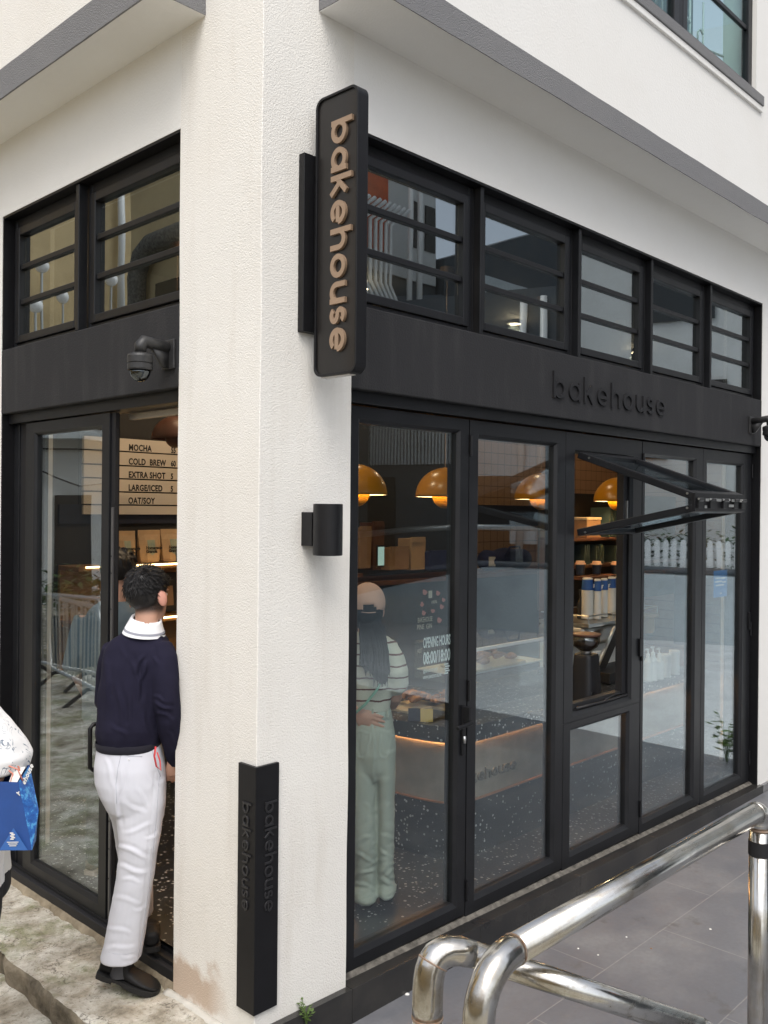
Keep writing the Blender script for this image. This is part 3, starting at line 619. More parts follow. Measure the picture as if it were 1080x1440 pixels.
# ---- left entrance
LXF = .05
part(MB().box(LXF-.012, LXF+.11, PY-.05, LX-.011, 2.384, H_B0+.002), 'head_frame', M['frame'], bevel=.004)
part(MB().box(LXF+.02, LXF+.10, 2.20, LX-.011, -.04, 2.384), 'jamb_post', M['frame'], bevel=.003)
part(MB().box(LXF+.03, LXF+.05, 2.075, 2.20, -.04, 2.384), 'side_panel', M['frame_dark'])
def side_leaf():
    mb = MB(); a0, a1, z0, z1 = 1.196, 2.073, -.030, 2.378; A0, A1, Z0, Z1 = 1.276, 1.963, .050, 2.312; y0, y1 = LXF, LXF+.055
    o = [(a0, z0), (a1, z0), (a1, z1), (a0, z1)]; i1 = [(A0-.012, Z0-.016), (A1+.012, Z0-.016), (A1+.012, Z1+.012), (A0-.012, Z1+.012)]; i2 = [(A0, Z0), (A1, Z0), (A1, Z1), (A0, Z1)]
    rr = [[(y1, *p) for p in o], [(y0, *p) for p in o], [(y0, *p) for p in i1], [(y0+.012, *p) for p in i2], [(y1, *p) for p in i2], [(y1, *p) for p in o]]
    mb.loft(rr, cap=False); w = part(mb, 'glass_door', M['frame'], bevel=.002)
    part(MB().box(LXF+.024, LXF+.03, A0-.01, A1+.01, Z0-.01, Z1+.01), 'pane', M['glass_door'], w)
    mb = MB(); mb.box(LXF+.012, LXF+.030, 1.160, 1.195, -.03, 2.378); part(mb, 'edge_strip', M['frame_dark'], w)
    mb = MB(); mb.box(LXF+.002, LXF+.012, 1.163, 1.179, -.02, 1.93); part(mb, 'edge_rail', mat('grey_edge_rail', (.12,.12,.125), .35, metal=.5), w, bevel=.002)
    for z in (.18,.32,.45,.62,1.45,1.62,1.70,1.95): part(MB().lathe((LXF+.0015, 1.171, z), [(.005, 0), (.005, .0008)], 8, X_), 'screw', M['frame_dark'], w)
    mb = MB(); mb.tube([(LXF, 1.232, .905), (LXF-.05, 1.232, .905), (LXF-.066, 1.232, .89), (LXF-.066, 1.232, .705), (LXF-.05, 1.232, .69), (LXF, 1.232, .69)], .011, 12)
    part(mb, 'handle', M['black'], w, smooth=True)
    return w
ld = side_leaf()
part(MB().box(LXF-.03, LXF+.14, PY-.04, LX+.0, -.085, -.036), 'threshold', M['frame_dark'], bevel=.006)
mb = MB(); mb.box(LXF-.006, LXF+.008, PY-.04, LX, -.036, -.020); mb.box(LXF+.05, LXF+.06, PY-.04, 1.19, -.036, -.022); mb.box(LXF+.09, LXF+.10, PY-.04, 1.19, -.036, -.022); part(mb, 'threshold_track', M['frame'])
mb = MB(); r = []
for i in range(161):
    y = PY-.05+(LX-PY+.1)*i/160; t = .012*noise.noise(Vector((3, y*8, 0)))+.007*noise.noise(Vector((3, y*26, 0)))
    r.append([(.09, y, -.078), (.022+t*.6, y, -.080), (.006+t, y, -.092), (-.006+t*1.2, y, -.13), (.0, y, -.30), (.09, y, -.30)])
part(mb.loft(r), 'step_riser', M['riser'], smooth=True)
part(MB().box(LXF+.10, LXF+.13, PY-.02, 1.19, 2.352, 2.378), 'head_track', mat('cream_track', (.45,.40,.34), .5))
# ---- interior shell
mb = MB(); mb.add([(.1,.132,0),(8.7,.132,0),(8.7,3.0,0),(.1,3.0,0)], [(0,1,2,3)]); part(mb, 'shop_floor', M['terrazzo'])
IX = 8.7
mb = MB(); mb.box(.1, IX, WT, 3.1, 3.60, 3.64); part(mb, 'shop_ceiling', M['dark_wall'])
mb = MB(); mb.box(.1, 4.95, 3.0, 3.1, 0, 3.6); part(mb, 'shop_back_wall', M['dark_wall'])
mb = MB(); mb.box(4.95, IX, 3.0, 3.1, 0, 3.6); part(mb, 'tiled_back_wall', M['brown_tile'])
mb = MB(); mb.box(IX, IX+.1, WT, 3.1, -.1, 3.6); part(mb, 'shop_end_wall', M['brown_tile'])
mb = MB(); mb.box(4.96, IX-.01, 2.982, 2.998, 1.77, 1.99); part(mb, 'navy_band', M['navy_wall'])
# ================================================================ THINGS ON THE OUTSIDE
# hanging sign
sg = thing('hanging_sign', (.24, 0, 2.97), 'tall black blade sign with bronze lettering fixed to the white corner pier', 'sign')
part(MB().box(.184, .275, -.032, .002, 2.626, 3.323), 'mounting_plate', M['black'], sg, bevel=.002)
SX, SY0, SY1, SZ0, SZ1 = .224, -.050, -.287, 2.446, 3.530; TH = .056
def rrect(a0, a1, b0, b1, r, n=7):
    P = []
    for cx, cy, s in ((a1-r, b0+r, -90), (a1-r, b1-r, 0), (a0+r, b1-r, 90), (a0+r, b0+r, 180)):
        P += [(cx+r*math.cos(R_(s+90*k/n)), cy+r*math.sin(R_(s+90*k/n))) for k in range(n+1)]
    return P
mb = MB(); o_ = rrect(SY1, SY0, SZ0, SZ1, .038); i_ = rrect(SY1+.010, SY0-.010, SZ0+.010, SZ1-.010, .030)
rr = [[(SX, *p) for p in i_], [(SX, *p) for p in o_], [(SX+TH, *p) for p in o_], [(SX+TH, *p) for p in i_]]
mb.loft([[(SX+.008, *p) for p in i_]]+rr+[[(SX+TH-.008, *p) for p in i_]], cap=False)
part(mb, 'cabinet', M['black'], sg, bevel=.0015)
part(MB().prism(i_, (SX+.008, 0, 0), Y_, Z, X_, 0, TH-.016), 'face_panel', M['sign_face'], sg)
part(MB().box(SX+.012, SX+TH-.012, SY1+.045, SY0-.03, SZ0-.004, SZ0-.0005), 'light_strip', mat('frosted_acrylic', (.7,.68,.65), .5, noise_amt=.3, nscale=60), sg)
for side in (0, 1):
    mb = MB()
    if side == 0: wordmark(mb, (SX+.008, -.145, 3.418), (0,0,-1), (0,-1,0), (-1,0,0), .083, .012, w=.228, asc=1.36, gap=.155, sx=1.105)
    else: wordmark(mb, (SX+TH-.008, -.195, 3.418), (0,0,-1), (0,1,0), (1,0,0), .083, .012, w=.228, asc=1.36, gap=.155, sx=1.105)
    part(mb, 'lettering', M['bronze'], sg)
part(MB().box(SX+.014, SX+TH-.014, SY0-.003, -.030, 2.72, 3.22), 'arm', M['black'], sg)
# beam lettering
mb = MB(); wordmark(mb, (1.975, .001, 2.540), X_, Z, -Y_, .100, .011, w=.17, asc=1.42, gap=.34, sx=1.145); part(mb, 'lintel_lettering', mat('lintel_letter', (.016,.016,.018), .55, spec=.3))
# wall lamp
wl = thing('wall_lamp', (.26, 0, 1.85), 'small black cylinder wall lamp on the right face of the white pier', 'wall lamp')
part(MB().box(.213, .292, -.062, .002, 1.786, 1.919), 'bracket', M['black'], wl, bevel=.002)
mb = MB(); mb.lathe((.2555, -.108, 1.751), [(.050, .003), (.056, .003), (.056, 0), (.058, .002), (.058, .199), (.056, .201), (.050, .201), (.050, .196), (.0, .196)], 40); part(mb, 'shade', M['black'], wl, smooth=False)
# corner guard
cg = thing('corner_guard', (0, 0, .48), 'black angled metal guard with embossed lettering low on the pier corner', 'corner guard')
mb = MB(); e = -.014; L2 = .100
z0, z1 = .018, .955
prof = [(e, e), (L2, e), (L2, .001), (.001, .001), (.001, L2-.006), (e, L2-.006)]
mb.loft([[(x, y, z) for x, y in prof] for z in (z0, z1)]); part(mb, 'plate', M['black'], cg, bevel=.0015)
mb = MB(); wordmark(mb, (.030, e, .815), (0,0,-1), X_, (0,-1,0), .040, .005, w=.19, asc=1.45, gap=.17, sx=1.08)
wordmark(mb, (e, .060, .815), (0,0,-1), (0,-1,0), (-1,0,0), .036, .005, w=.19, asc=1.45, gap=.17, sx=1.18)
part(mb, 'lettering', mat('black_gloss_relief', (.020,.020,.022), .3), cg, bevel=.001)
# security cameras
def cctv(origin, n, s, label):
    o = Vector(origin); n = Vector(n); s = Vector(s)          # n: out of wall, s: along wall
    t = thing('security_camera', o, label, 'security camera', 'dome security cameras on the black lintel')
    part(MB().obox(o+n*.006, s, Z, n, .045, .062, .006), 'mounting_plate', M['cctv'], t, bevel=.003)
    mb = MB(); mb.tube([o+n*.01+Z*.028, o+n*.09+Z*.036, o+n*.125+Z*.040, o+n*.140+Z*.020, o+n*.142-Z*.010], [.024,.024,.026,.026,.024], 14)
    mb.prism([(0,.03),(.085,.02),(.03,-.055),(0,-.06)], o+n*.008-s*.010, n, Z, s, 0, .02)
    part(mb, 'arm', M['cctv'], t, smooth=True)
    c = o+n*.142
    mb = MB(); mb.lathe(c-Z*.082, [(.050, 0), (.052, .006), (.052, .024), (.049, .027), (.052, .030), (.053, .055), (.050, .064), (.026, .073), (.0, .074)], 32); part(mb, 'housing', M['cctv'], t, smooth=False)
    mb = MB(); r = [(.043*math.cos(R_(a)), -.046*math.sin(R_(a))) for a in range(0, 91, 10)]; mb.lathe(c-Z*.084, r[::-1], 28); part(mb, 'dome', M['dome'], t, smooth=True)
    part(MB().lathe(c-Z*.112, [(.0, 0), (.02, .002), (.022, .02), (.0, .028)], 16), 'lens', M['frame_dark'], t, smooth=True)
cctv((0, .612, 2.580), (-1, 0, 0), (0, -1, 0), 'weathered dome security camera on the black lintel above the open doorway')
cctv((4.61, 0, 2.585), (0, -1, 0), (1, 0, 0), 'dome security camera at the far right end of the black lintel')
# steel railings
RZ = .865; RY = -1.431; RR = .0378
def railing():
    t = thing('guard_rail', (-.41, RY, -.2), 'polished steel tube guard rail running along the pavement in front of the shop', 'railing')
    x0, x1 = -.474, 1.135
    bend = [(x0+.12-.12*math.sin(R_(a)), RY, RZ-.12+.12*math.cos(R_(a))) for a in range(90, -1, -9)]
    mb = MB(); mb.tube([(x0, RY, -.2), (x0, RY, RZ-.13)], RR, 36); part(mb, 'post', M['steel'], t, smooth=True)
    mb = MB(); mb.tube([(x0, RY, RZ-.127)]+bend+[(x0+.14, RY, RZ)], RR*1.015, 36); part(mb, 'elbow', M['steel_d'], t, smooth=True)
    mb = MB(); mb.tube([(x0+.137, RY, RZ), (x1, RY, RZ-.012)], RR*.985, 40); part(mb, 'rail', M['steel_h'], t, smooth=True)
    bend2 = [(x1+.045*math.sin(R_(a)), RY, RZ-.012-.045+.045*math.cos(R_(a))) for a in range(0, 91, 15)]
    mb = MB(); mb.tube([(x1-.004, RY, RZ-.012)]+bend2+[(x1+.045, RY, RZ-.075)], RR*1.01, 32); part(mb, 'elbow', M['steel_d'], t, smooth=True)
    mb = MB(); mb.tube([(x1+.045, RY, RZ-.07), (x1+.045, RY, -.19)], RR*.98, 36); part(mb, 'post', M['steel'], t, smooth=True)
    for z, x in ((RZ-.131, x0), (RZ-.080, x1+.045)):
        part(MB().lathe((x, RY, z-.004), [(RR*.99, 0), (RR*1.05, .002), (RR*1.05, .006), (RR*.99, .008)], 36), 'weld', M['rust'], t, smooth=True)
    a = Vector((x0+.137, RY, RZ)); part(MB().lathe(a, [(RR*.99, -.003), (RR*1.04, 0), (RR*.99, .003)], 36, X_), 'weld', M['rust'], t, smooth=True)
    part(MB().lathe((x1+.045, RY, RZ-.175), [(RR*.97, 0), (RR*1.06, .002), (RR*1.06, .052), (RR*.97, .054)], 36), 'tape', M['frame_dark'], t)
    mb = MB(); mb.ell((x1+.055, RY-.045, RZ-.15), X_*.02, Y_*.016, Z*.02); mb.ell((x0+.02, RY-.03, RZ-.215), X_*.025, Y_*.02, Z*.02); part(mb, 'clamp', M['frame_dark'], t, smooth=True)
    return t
railing()
def hoop():
    p = dp(601, 1440, 2.32); x0, y0 = p.x, p.y; r = RR*1.03
    t = thing('cross_rail', (x0, y0, -.2), 'second steel tube rail bending down behind the long rail, rusty at its elbow welds', 'railing')
    b = Vector((x0, y0, 0)); top = dp(650, 1337, 2.36); e_ = dp(984, 1447, 2.40); d = (e_-top).normalized(); zt = top.z
    s0 = b+Z*(zt-.15); pts = []
    for k in range(11):
        q = k/10; c1 = s0+Z*.115; c2 = top-d*.10; pts.append(s0*(1-q)**3+c1*3*q*(1-q)**2+c2*3*q*q*(1-q)+(top+d*.03)*q**3)
    part(MB().tube([b-Z*.2, s0], r, 36), 'post', M['steel'], t, smooth=True)
    part(MB().tube([s0-Z*.003]+pts[1:], [r*1.015]*8+[r*.97, r*.92, r*.87], 36), 'elbow', M['steel_d'], t, smooth=True)
    part(MB().tube([top+d*.025, e_], [.0330, .0315], 36), 'rail', M['steel_h'], t, smooth=True)
    part(MB().tube([e_-d*.002, e_+d*.03-Z*.010, e_+d*.045-Z*.05, e_+d*.047-Z*.15, Vector((e_.x, e_.y, -.2))+d*.047], .031, 32), 'post', M['steel'], t, smooth=True)
    part(MB().lathe(s0, [(r*.99, -.004), (r*1.05, -.002), (r*1.05, .003), (r*.99, .005)], 36), 'weld', M['rust'], t, smooth=True)
    part(MB().lathe(pts[5], [(r*1.0, -.003), (r*1.05, 0), (r*1.0, .003)], 36, (pts[6]-pts[4])), 'weld', M['rust'], t, smooth=True)
hoop()
# litter specks on the pavement
lit = [(916,1333),(881,1317),(841,1342),(813,1333),(999,1306),(573,1378)]
for k, (x, y) in enumerate(lit):
    p = at(x, y, 'Z', -.196); s_ = .007 if k in (0, 4) else .005
    if k == 5: p = at(x, y, 'Y', -.040); p.z -= .0; s_ = .011
    n = 10; zz = (-.2045+(p.y+9)/8.97*.04*(p.x+.36)/22.4)
    mb = MB(); mb.loft([[(p.x+s_*q*math.cos(2*math.pi*j/n)*(1+.2*math.sin(j*2+k)), p.y+s_*q*math.sin(2*math.pi*j/n), h) for j in range(n)] for q, h in ((1, zz), (.9, zz+.003), (.3, zz+.005))])
    o = mb.build('litter_scrap', M['white_paper'] if k != 0 else M['rust'], smooth=True)
    tag(o, ['small rusty disc stuck on the grey paving between the rails', 'white speck of litter on the grey paving left of the rusty disc', 'larger white speck of litter on paving near the shop skirting', 'tiny white speck of litter nearest the long rail', 'white speck of litter near the tape wrapped right post', 'white scrap of paper at the foot of the black skirting'][k], 'litter', 'litter on the pavement')
# weeds
def weed(name, base, n, h, spread, label, seed, m=None, cat='plant'):
    rnd = random.Random(seed); t = thing(name, base, label, cat); b = Vector(base)
    st = MB(); lf = MB()
    for i in range(n):
        a = rnd.uniform(0, 6.28); r = rnd.uniform(.3, 1)*spread; hh = h*rnd.uniform(.5, 1)
        tip = b+Vector((r*math.cos(a), r*math.sin(a), hh)); mid = b+Vector((r*.35*math.cos(a), r*.35*math.sin(a), hh*.6))
        st.tube([b, mid, tip], [.0025, .002, .001], 5)
        for k in range(5):
            f = .35+.65*k/4; p = b.lerp(mid, f*2) if f < .5 else mid.lerp(tip, f*2-1)
            aa = a+rnd.uniform(-1.5, 1.5); L = h*rnd.uniform(.14, .26); d = Vector((math.cos(aa), math.sin(aa), rnd.uniform(-.2, .6))).normalized(); s_ = d.cross(Z).normalized()*L*.28
            lf.add([p, p+d*L*.5+s_, p+d*L, p+d*L*.5-s_], [(0, 1, 2, 3)])
    part(st, 'stem', M['leaf'], t); part(lf, 'leaves', m or M['leaf'], t)
q = at(431, 1441, 'Y', -.040); weed('weed', (q.x, q.y+.0, q.z), 10, .085, .055, 'small green weed sprouting at the foot of the white pier', 3)
weed('weed', (5.42, -.32, -.19), 16, .40, .15, 'leafy weed growing by the far end of the storefront', 8)
# ================================================================ INTERIOR THINGS
CZ0, CZ1, CT = .31, .64, .745
path = [(1.66, 1.95), (1.665, 1.3), (1.675, .90), (1.69, .68), (1.725, .54), (1.785, .468), (1.87, .445), (2.0, .44), (3.0, .44), (4.52, .44)]
def offset(p, d):
    out = []
    for i, q in enumerate(p):
        a = Vector(p[max(i-1, 0)]); b = Vector(p[min(i+1, len(p)-1)]); t = (b-a).normalized(); out.append((q[0]+t.y*d*1, q[1]-t.x*d))
    return out
def smooth_path(p, k=4):
    out = []
    for i in range(len(p)-1):
        p0, p1, p2, p3 = (Vector(p[max(0, min(len(p)-1, i+j))]) for j in (-1, 0, 1, 2))
        for s in range(k):
            t = s/k; out.append(tuple(.5*((2*p1)+(p2-p0)*t+(2*p0-5*p1+4*p2-p3)*t*t+(3*p1-p0-3*p2+p3)*t*t*t)))
    return out+[tuple(p[-1])]
pth = smooth_path(path[:8], 4)+path[8:]
ct = thing('shop_counter', (2.2, .6, 0), 'curved bakery counter with grey front, glowing warm edge and black terrazzo top', 'counter')
def slab(pts, inner, z0, z1): 
    poly = pts+inner; mb = MB(); n = len(poly); vs = [(x, y, z0) for x, y in poly]+[(x, y, z1) for x, y in poly]
    return mb.add(vs, [tuple(range(n))[::-1], tuple(range(n, 2*n))]+[(i, (i+1) % n, n+(i+1) % n, n+i) for i in range(n)])
inn = [(4.52, 1.15), (2.4, 1.15), (2.4, 1.95)]
part(slab(pth, inn, CZ0+.004, CZ1), 'front_panel', M['concrete'], ct)
part(slab(offset(pth, .012), inn, 0, CZ0-.004), 'plinth', M['terrazzo'], ct)
part(slab(offset(pth, .066), [(4.54, 1.17), (2.42, 1.17), (2.42, 1.95)], CZ1+.016, CT), 'countertop', M['terrazzo'], ct)
mb = MB(); a = offset(pth, .006)
mb.loft([[(x, y, CZ1+.002), (x, y, CZ1+.015), (x+.01, y+.02, CZ1+.015), (x+.01, y+.02, CZ1+.002)] for x, y in a]); part(mb, 'light_strip', M['led_dim'], ct)
mb = MB(); a = offset(pth, .014); mb.loft([[(x, y, CZ0-.004), (x, y, CZ0+.004), (x+.01, y+.02, CZ0+.004), (x+.01, y+.02, CZ0-.004)] for x, y in a]); part(mb, 'toe_strip', mat('coral_led_tint', (.45,.22,.13), .4, metal=.4), ct)  # coral line of LED light under the panel, put into the strip's colour
q0 = at(733, 1078, 'Y', .44); q1 = at(672, 1096, 'Y', .44)
mb = MB(); wd = 9*.052*1.22; wordmark(mb, (q0.x-.62, .4385, .405), X_, Z, -Y_, .050, .008, w=.24, asc=1.4, gap=.16, sx=1.15); part(mb, 'lettering', mat('dark_relief', (.16,.15,.13), .6), ct)
part(MB().box(2.30, 2.965, .145, .370, .70, CT), 'serving_ledge', M['terrazzo'], ct, bevel=.004)
# glass case
c0 = thing('display_case', (2.6, .8, CT), 'clear glass display case with white edges standing on the terrazzo counter', 'display case')
X0, X1, Y0, Y1, Z0, Z1 = 2.12, 3.0, .62, 1.10, CT, 1.10
for b in ((X0,X1,Y0,Y0+.008,Z0,Z1),(X0,X0+.008,Y0+.009,Y1,Z0,Z1),(X1-.008,X1,Y0+.009,Y1,Z0,Z1),(X0,X1,Y0,Y1,Z1+.001,Z1+.009)): part(MB().box(*b), 'glass_panel', M['case'], c0)
mb = MB(); mb.box(X0-.003, X1+.003, Y0-.004, Y0+.012, Z1-.006, Z1+.012); mb.box(X1-.012, X1+.003, Y0-.004, Y0+.010, Z0, Z1-.006); mb.box(X0, X1, Y0+.1, Y1-.02, .93, .938); part(mb, 'edge_trim', M['white_paper'], c0)
# trays and pastries
def tray(x, y, w, d, label, kind, z=CT, seed=1):
    rnd = random.Random(seed); t = thing('pastry_tray', (x, y, z), label, 'pastry tray', 'trays of pastries on the counter')
    part(MB().prism(rrect(x-w/2, x+w/2, y-d/2, y+d/2, .03), (0, 0, z), X_, Y_, Z, .001, .018), 'tray', M['tray'], t, bevel=.003)
    n = 13
    for i in range(n):
        px = x+rnd.uniform(-.4, .4)*w; py = y+rnd.uniform(-.36, .36)*d; lv = .03+.045*max(0, 1-((px-x)/(w*.4))**2-((py-y)/(d*.4))**2)*rnd.uniform(.4, 1.2); a = rnd.uniform(0, 3.1); L = rnd.uniform(.04, .055)
        mb = MB(); u = Vector((math.cos(a), math.sin(a), rnd.uniform(-.2, .2))); v = Vector((-u.y, u.x, 0)).normalized(); c = Vector((px, py, z+.02+lv)); pts = []; rs = []
        for k in range(9):
            s = k/8*2-1; pts.append(c+u*s*L+v*(.022*s*s)); rs.append((.024 if kind else .020)*(1-s*s*.75)*(1+.10*math.cos(k*3.1)))
        mb.tube(pts, rs, 9, flat=.8); part(mb, 'pastry', M['pastry'], t, smooth=True)
    return t
tA = at(580, 992, 'Z', CT+.02); tB = at(625, 995, 'Z', CT+.02)
tray(tA.x+.02, tA.y+.02, .30, .22, 'pale tray of golden croissants beside the striped shirt shopper', 1, seed=2)
tray(tB.x+.10, tB.y+.04, .24, .22, 'tray of small pastries between the card signs and the display case', 0, seed=5)
tray(2.52, .86, .55, .30, 'tray of pastries inside the glass display case', 1, z=.940, seed=9)
for (px, py, m_, lb) in ((583, 1005, M['navy_wall'], 'dark price card propped in front of the croissant tray'), (600, 1006, mat('yellow_card', (.62,.46,.16), .6), 'yellow price card propped beside the dark card')):
    p = at(px, py, 'Z', CT+.035); o = MB().obox(p, HR, Z*.95+HF*.3, HF, .035, .035, .003).build('price_card', m_); tag(o, lb, 'price card', 'price cards on the counter')
# pendant lamps
def pendant(x, y, z, r, label, top=3.6, mt=None, lit=True):
    t = thing('pendant_lamp', (x, y, z), label, 'pendant lamp', 'pendant lamps over the counter'); mt = mt or M['yellow']
    pr = [(r*math.cos(R_(a)), r*.98*math.sin(R_(a))) for a in range(0, 86, 5)]+[(.02, r*.985), (.0, r*.99)]
    mb = MB(); mb.lathe((x, y, z), [(r*.985, .001)]+pr, 48); 
    me = part(mb, 'shade', mt, t, smooth=True); 
    bm = bmesh.new(); bm.from_mesh(me.data); bm.faces.ensure_lookup_table(); bmesh.ops.delete(bm, geom=[f for f in bm.faces if abs(f.calc_center_median().z-z) < .004 and len(f.verts) > 8], context='FACES'); bm.to_mesh(me.data); bm.free()
    inner = [(q*.975, h*.97) for q, h in pr]
    mb = MB(); mb.loft([[(x+q*math.cos(2*math.pi*j/40), y+q*math.sin(2*math.pi*j/40), z+.001+h) for j in range(40)] for q, h in inner], cap=False); part(mb, 'shade_lining', M['lamp_in'] if lit else mt, t, smooth=True)
    rb = r*.44; mb = MB(); mb.lathe((x, y, z+.012), [(.001, -rb)]+[(rb*math.cos(R_(a)), -rb*math.sin(R_(a))) for a in range(80, -1, -8)]+[(rb*.9, .03), (.001, .032)], 36); part(mb, 'lower_bowl', mt, t, smooth=True)
    mb = MB(); mb.tube([(x, y, z+r*.95), (x, y, top)], .004, 8); mb.lathe((x, y, top-.05), [(.05, 0), (.05, .045), (.0, .05)], 20); part(mb, 'cord', M['wood_dark'] if not lit else M['bronze'], t)
    if lit:
        l = bpy.data.lights.new('lamp_bulb', 'POINT'); l.energy = 9; l.color = (1, .68, .34); l.shadow_soft_size = .03; o = bpy.data.objects.new('lamp_bulb', l); COL.objects.link(o); o.location = (x, y, z+.11); attach(o, t)
PYL = 1.3
for px, lb in ((501, 'mustard domed pendant lamp half hidden by the left door frame'), (626, 'mustard domed pendant lamp in the right half of the first glass leaf'), (761, 'mustard domed pendant lamp seen through the second glass leaf'), (870, 'mustard domed pendant lamp seen through the open hatch')):
    p = at(px, 700, 'Y', PYL); d_ = (p-CAM).dot(FWD); pendant(p.x, PYL, 2.022, {501: .192, 626: .205, 761: .208, 870: .215}[px], lb)
p = at(247, 618, 'Y', 2.2); pendant(p.x, 2.2, p.z, .15, 'dark brown pendant lamp in front of the menu board', mt=M['wood_dark'], lit=False)
# menu board
YB = 2.998
mA = at(160, 631, 'Y', YB-.03); zt, zbm = 2.335, 1.868; mx0, mx1 = .86, 1.95
mnu = thing('menu_board', (1.4, YB, 2.1), 'slatted cream menu board with black drink names on the back wall', 'menu board')
rows = [at(200, y, 'Y', YB-.035).z for y in (637, 656.5, 674.8, 693, 711)]
zz = [at(200, 618, 'Y', YB-.035).z]+rows+[at(200, 725, 'Y', YB-.035).z]
for a, b in zip(zz, zz[1:]): part(MB().box(mx0, mx1, YB-.035, YB-.004, b+.008, a-.002), 'slat', M['menu'], mnu)
part(MB().box(mx0-.02, mx1+.02, YB-.006, YB, zz[-1]-.02, zz[0]+.02), 'backing', M['ink'], mnu)
mxt = at(181, 640, 'Y', YB-.036).x; mxp = at(240.5, 640, 'Y', YB-.036).x
for z, a, b in zip(rows, ('MOCHA', 'COLD  BREW', 'EXTRA SHOT', 'LARGE/ICED', 'OAT/SOY'), ('55', '60', '5', '5', '')):
    text_mesh('lettering', a, (mxt, YB-.0358, z+.014), X_, Z, .060, M['ink'], mnu, .0004, .78, .002, spacing=1.08)
    if b: text_mesh('lettering', b, (mxp, YB-.0358, z+.014), X_, Z, .056, M['ink'], mnu, .0004, .72, .002)
# shelves by the door
sh = thing('granola_shelf', (1.4, 2.86, 1.5), 'lit oak wall shelf carrying granola pouches behind the doorway', 'shelf')
zs = at(200, 793, 'Y', 2.74).z
part(MB().box(.7, 2.25, 2.72, 2.998, zs-.035, zs-.004), 'plank', M['wood'], sh, bevel=.003)
part(MB().box(.7, 2.25, 2.970, 2.999, .85, zs-.036), 'backing', M['wood'], sh)
part(MB().box(2.05, 2.12, 2.72, 2.968, .9, zs-.036), 'side_panel', M['wood'], sh)
part(MB().box(.75, 2.15, 2.715, 2.722, zs-.012, zs-.002), 'light_strip', M['led'], sh)
zs2 = at(235, 866, 'Y', 2.74).z
part(MB().box(.7, 2.045, 2.72, 2.968, zs2-.035, zs2-.004), 'plank', M['wood'], sh, bevel=.003)
part(MB().box(.75, 2.04, 2.714, 2.721, zs2-.012, zs2-.002), 'light_strip', M['led'], sh)
part(MB().box(.7, 1.80, 2.985, 2.999, zs+.27, zs+.40), 'navy_panel', M['navy_wall'], sh)
for k, (px, w, lb) in enumerate(((176, 28, 'kraft granola pouch at the left end of the lit shelf'), (209, 33, 'kraft granola pouch in the middle of the lit shelf'), (241, 34, 'kraft granola pouch at the pier end of the lit shelf'))):
    p = at(px, 790, 'Y', 2.84); s_ = (p-CAM).dot(FWD)/FOC; w2 = w*s_/2/.93; hh = 46*s_
    t = thing('granola_pouch', (p.x, 2.84, zs), lb, 'pouch', 'granola pouches on the lit shelf'); mb = MB(); r = []
    for z, ww, dd in ((.002,.80,.052),(.02,.86,.056),(hh*.35,.92,.048),(hh*.7,.98,.028),(hh*.86,1,.008),(hh,1,.005)):
        r.append([(p.x+ww*w2*q*1.0, 2.84+dd*s2*(1-.35*q*q), zs+z) for q, s2 in ((-1,-.6),(-.5,-1),(0,-1),(.5,-1),(1,-.6),(1,.6),(0,1),(-1,.6))])
    mb.loft(r); b_ = part(mb, 'pouch_body', M['kraft'], t, smooth=False, bevel=.002)
    mb = MB(); r = []
    for z, dd in ((hh*.10,.0530),(hh*.35,.0495),(hh*.7,.0295)): r.append([(p.x+w2*.62*q, 2.84-dd*(1-.35*q*q)-.0006, zs+z) for q in (-1,-.5,0,.5,1)])
    mb.loft(r, cap=False, closed=False); lb_ = part(mb, 'pouch_label', M['label'], t)
    for j, tx in enumerate(('Homemade', 'Granola')): text_mesh('lettering', tx, (p.x-w2*.58, 2.84-.0505, zs+hh*(.42-.11*j)), X_, Z, .030, M['ink'], t, .0004, .9, .0012)
for px, lb in ((164, 'small dark jar at the left end of the granola shelf'), (251, 'small dark price block at the right end of the granola shelf')):
    p = at(px, 788, 'Y', 2.80); o = MB().lathe((p.x, 2.80, zs-.003), [(.03, 0), (.034, .005), (.034, .07), (.028, .08), (.028, .095), (0, .096)], 20).build('jar', M['ink']); tag(o, lb, 'jar')
# framed poster leaning on lower shelf
p = at(240, 862, 'Y', 2.90); o = MB().obox((p.x, 2.93, zs2+.145), X_, Z+Y_*.12, Y_, .07, .14, .006).build('small_poster', M['ink']); tag(o, 'small dark poster leaning on the lower oak shelf', 'poster')
mb = MB(); mb.obox((p.x-.01, 2.918, zs2+.12), X_, Z+Y_*.12, Y_, .04, .07, .004); q = mb.build('poster_print', M['card'], o)
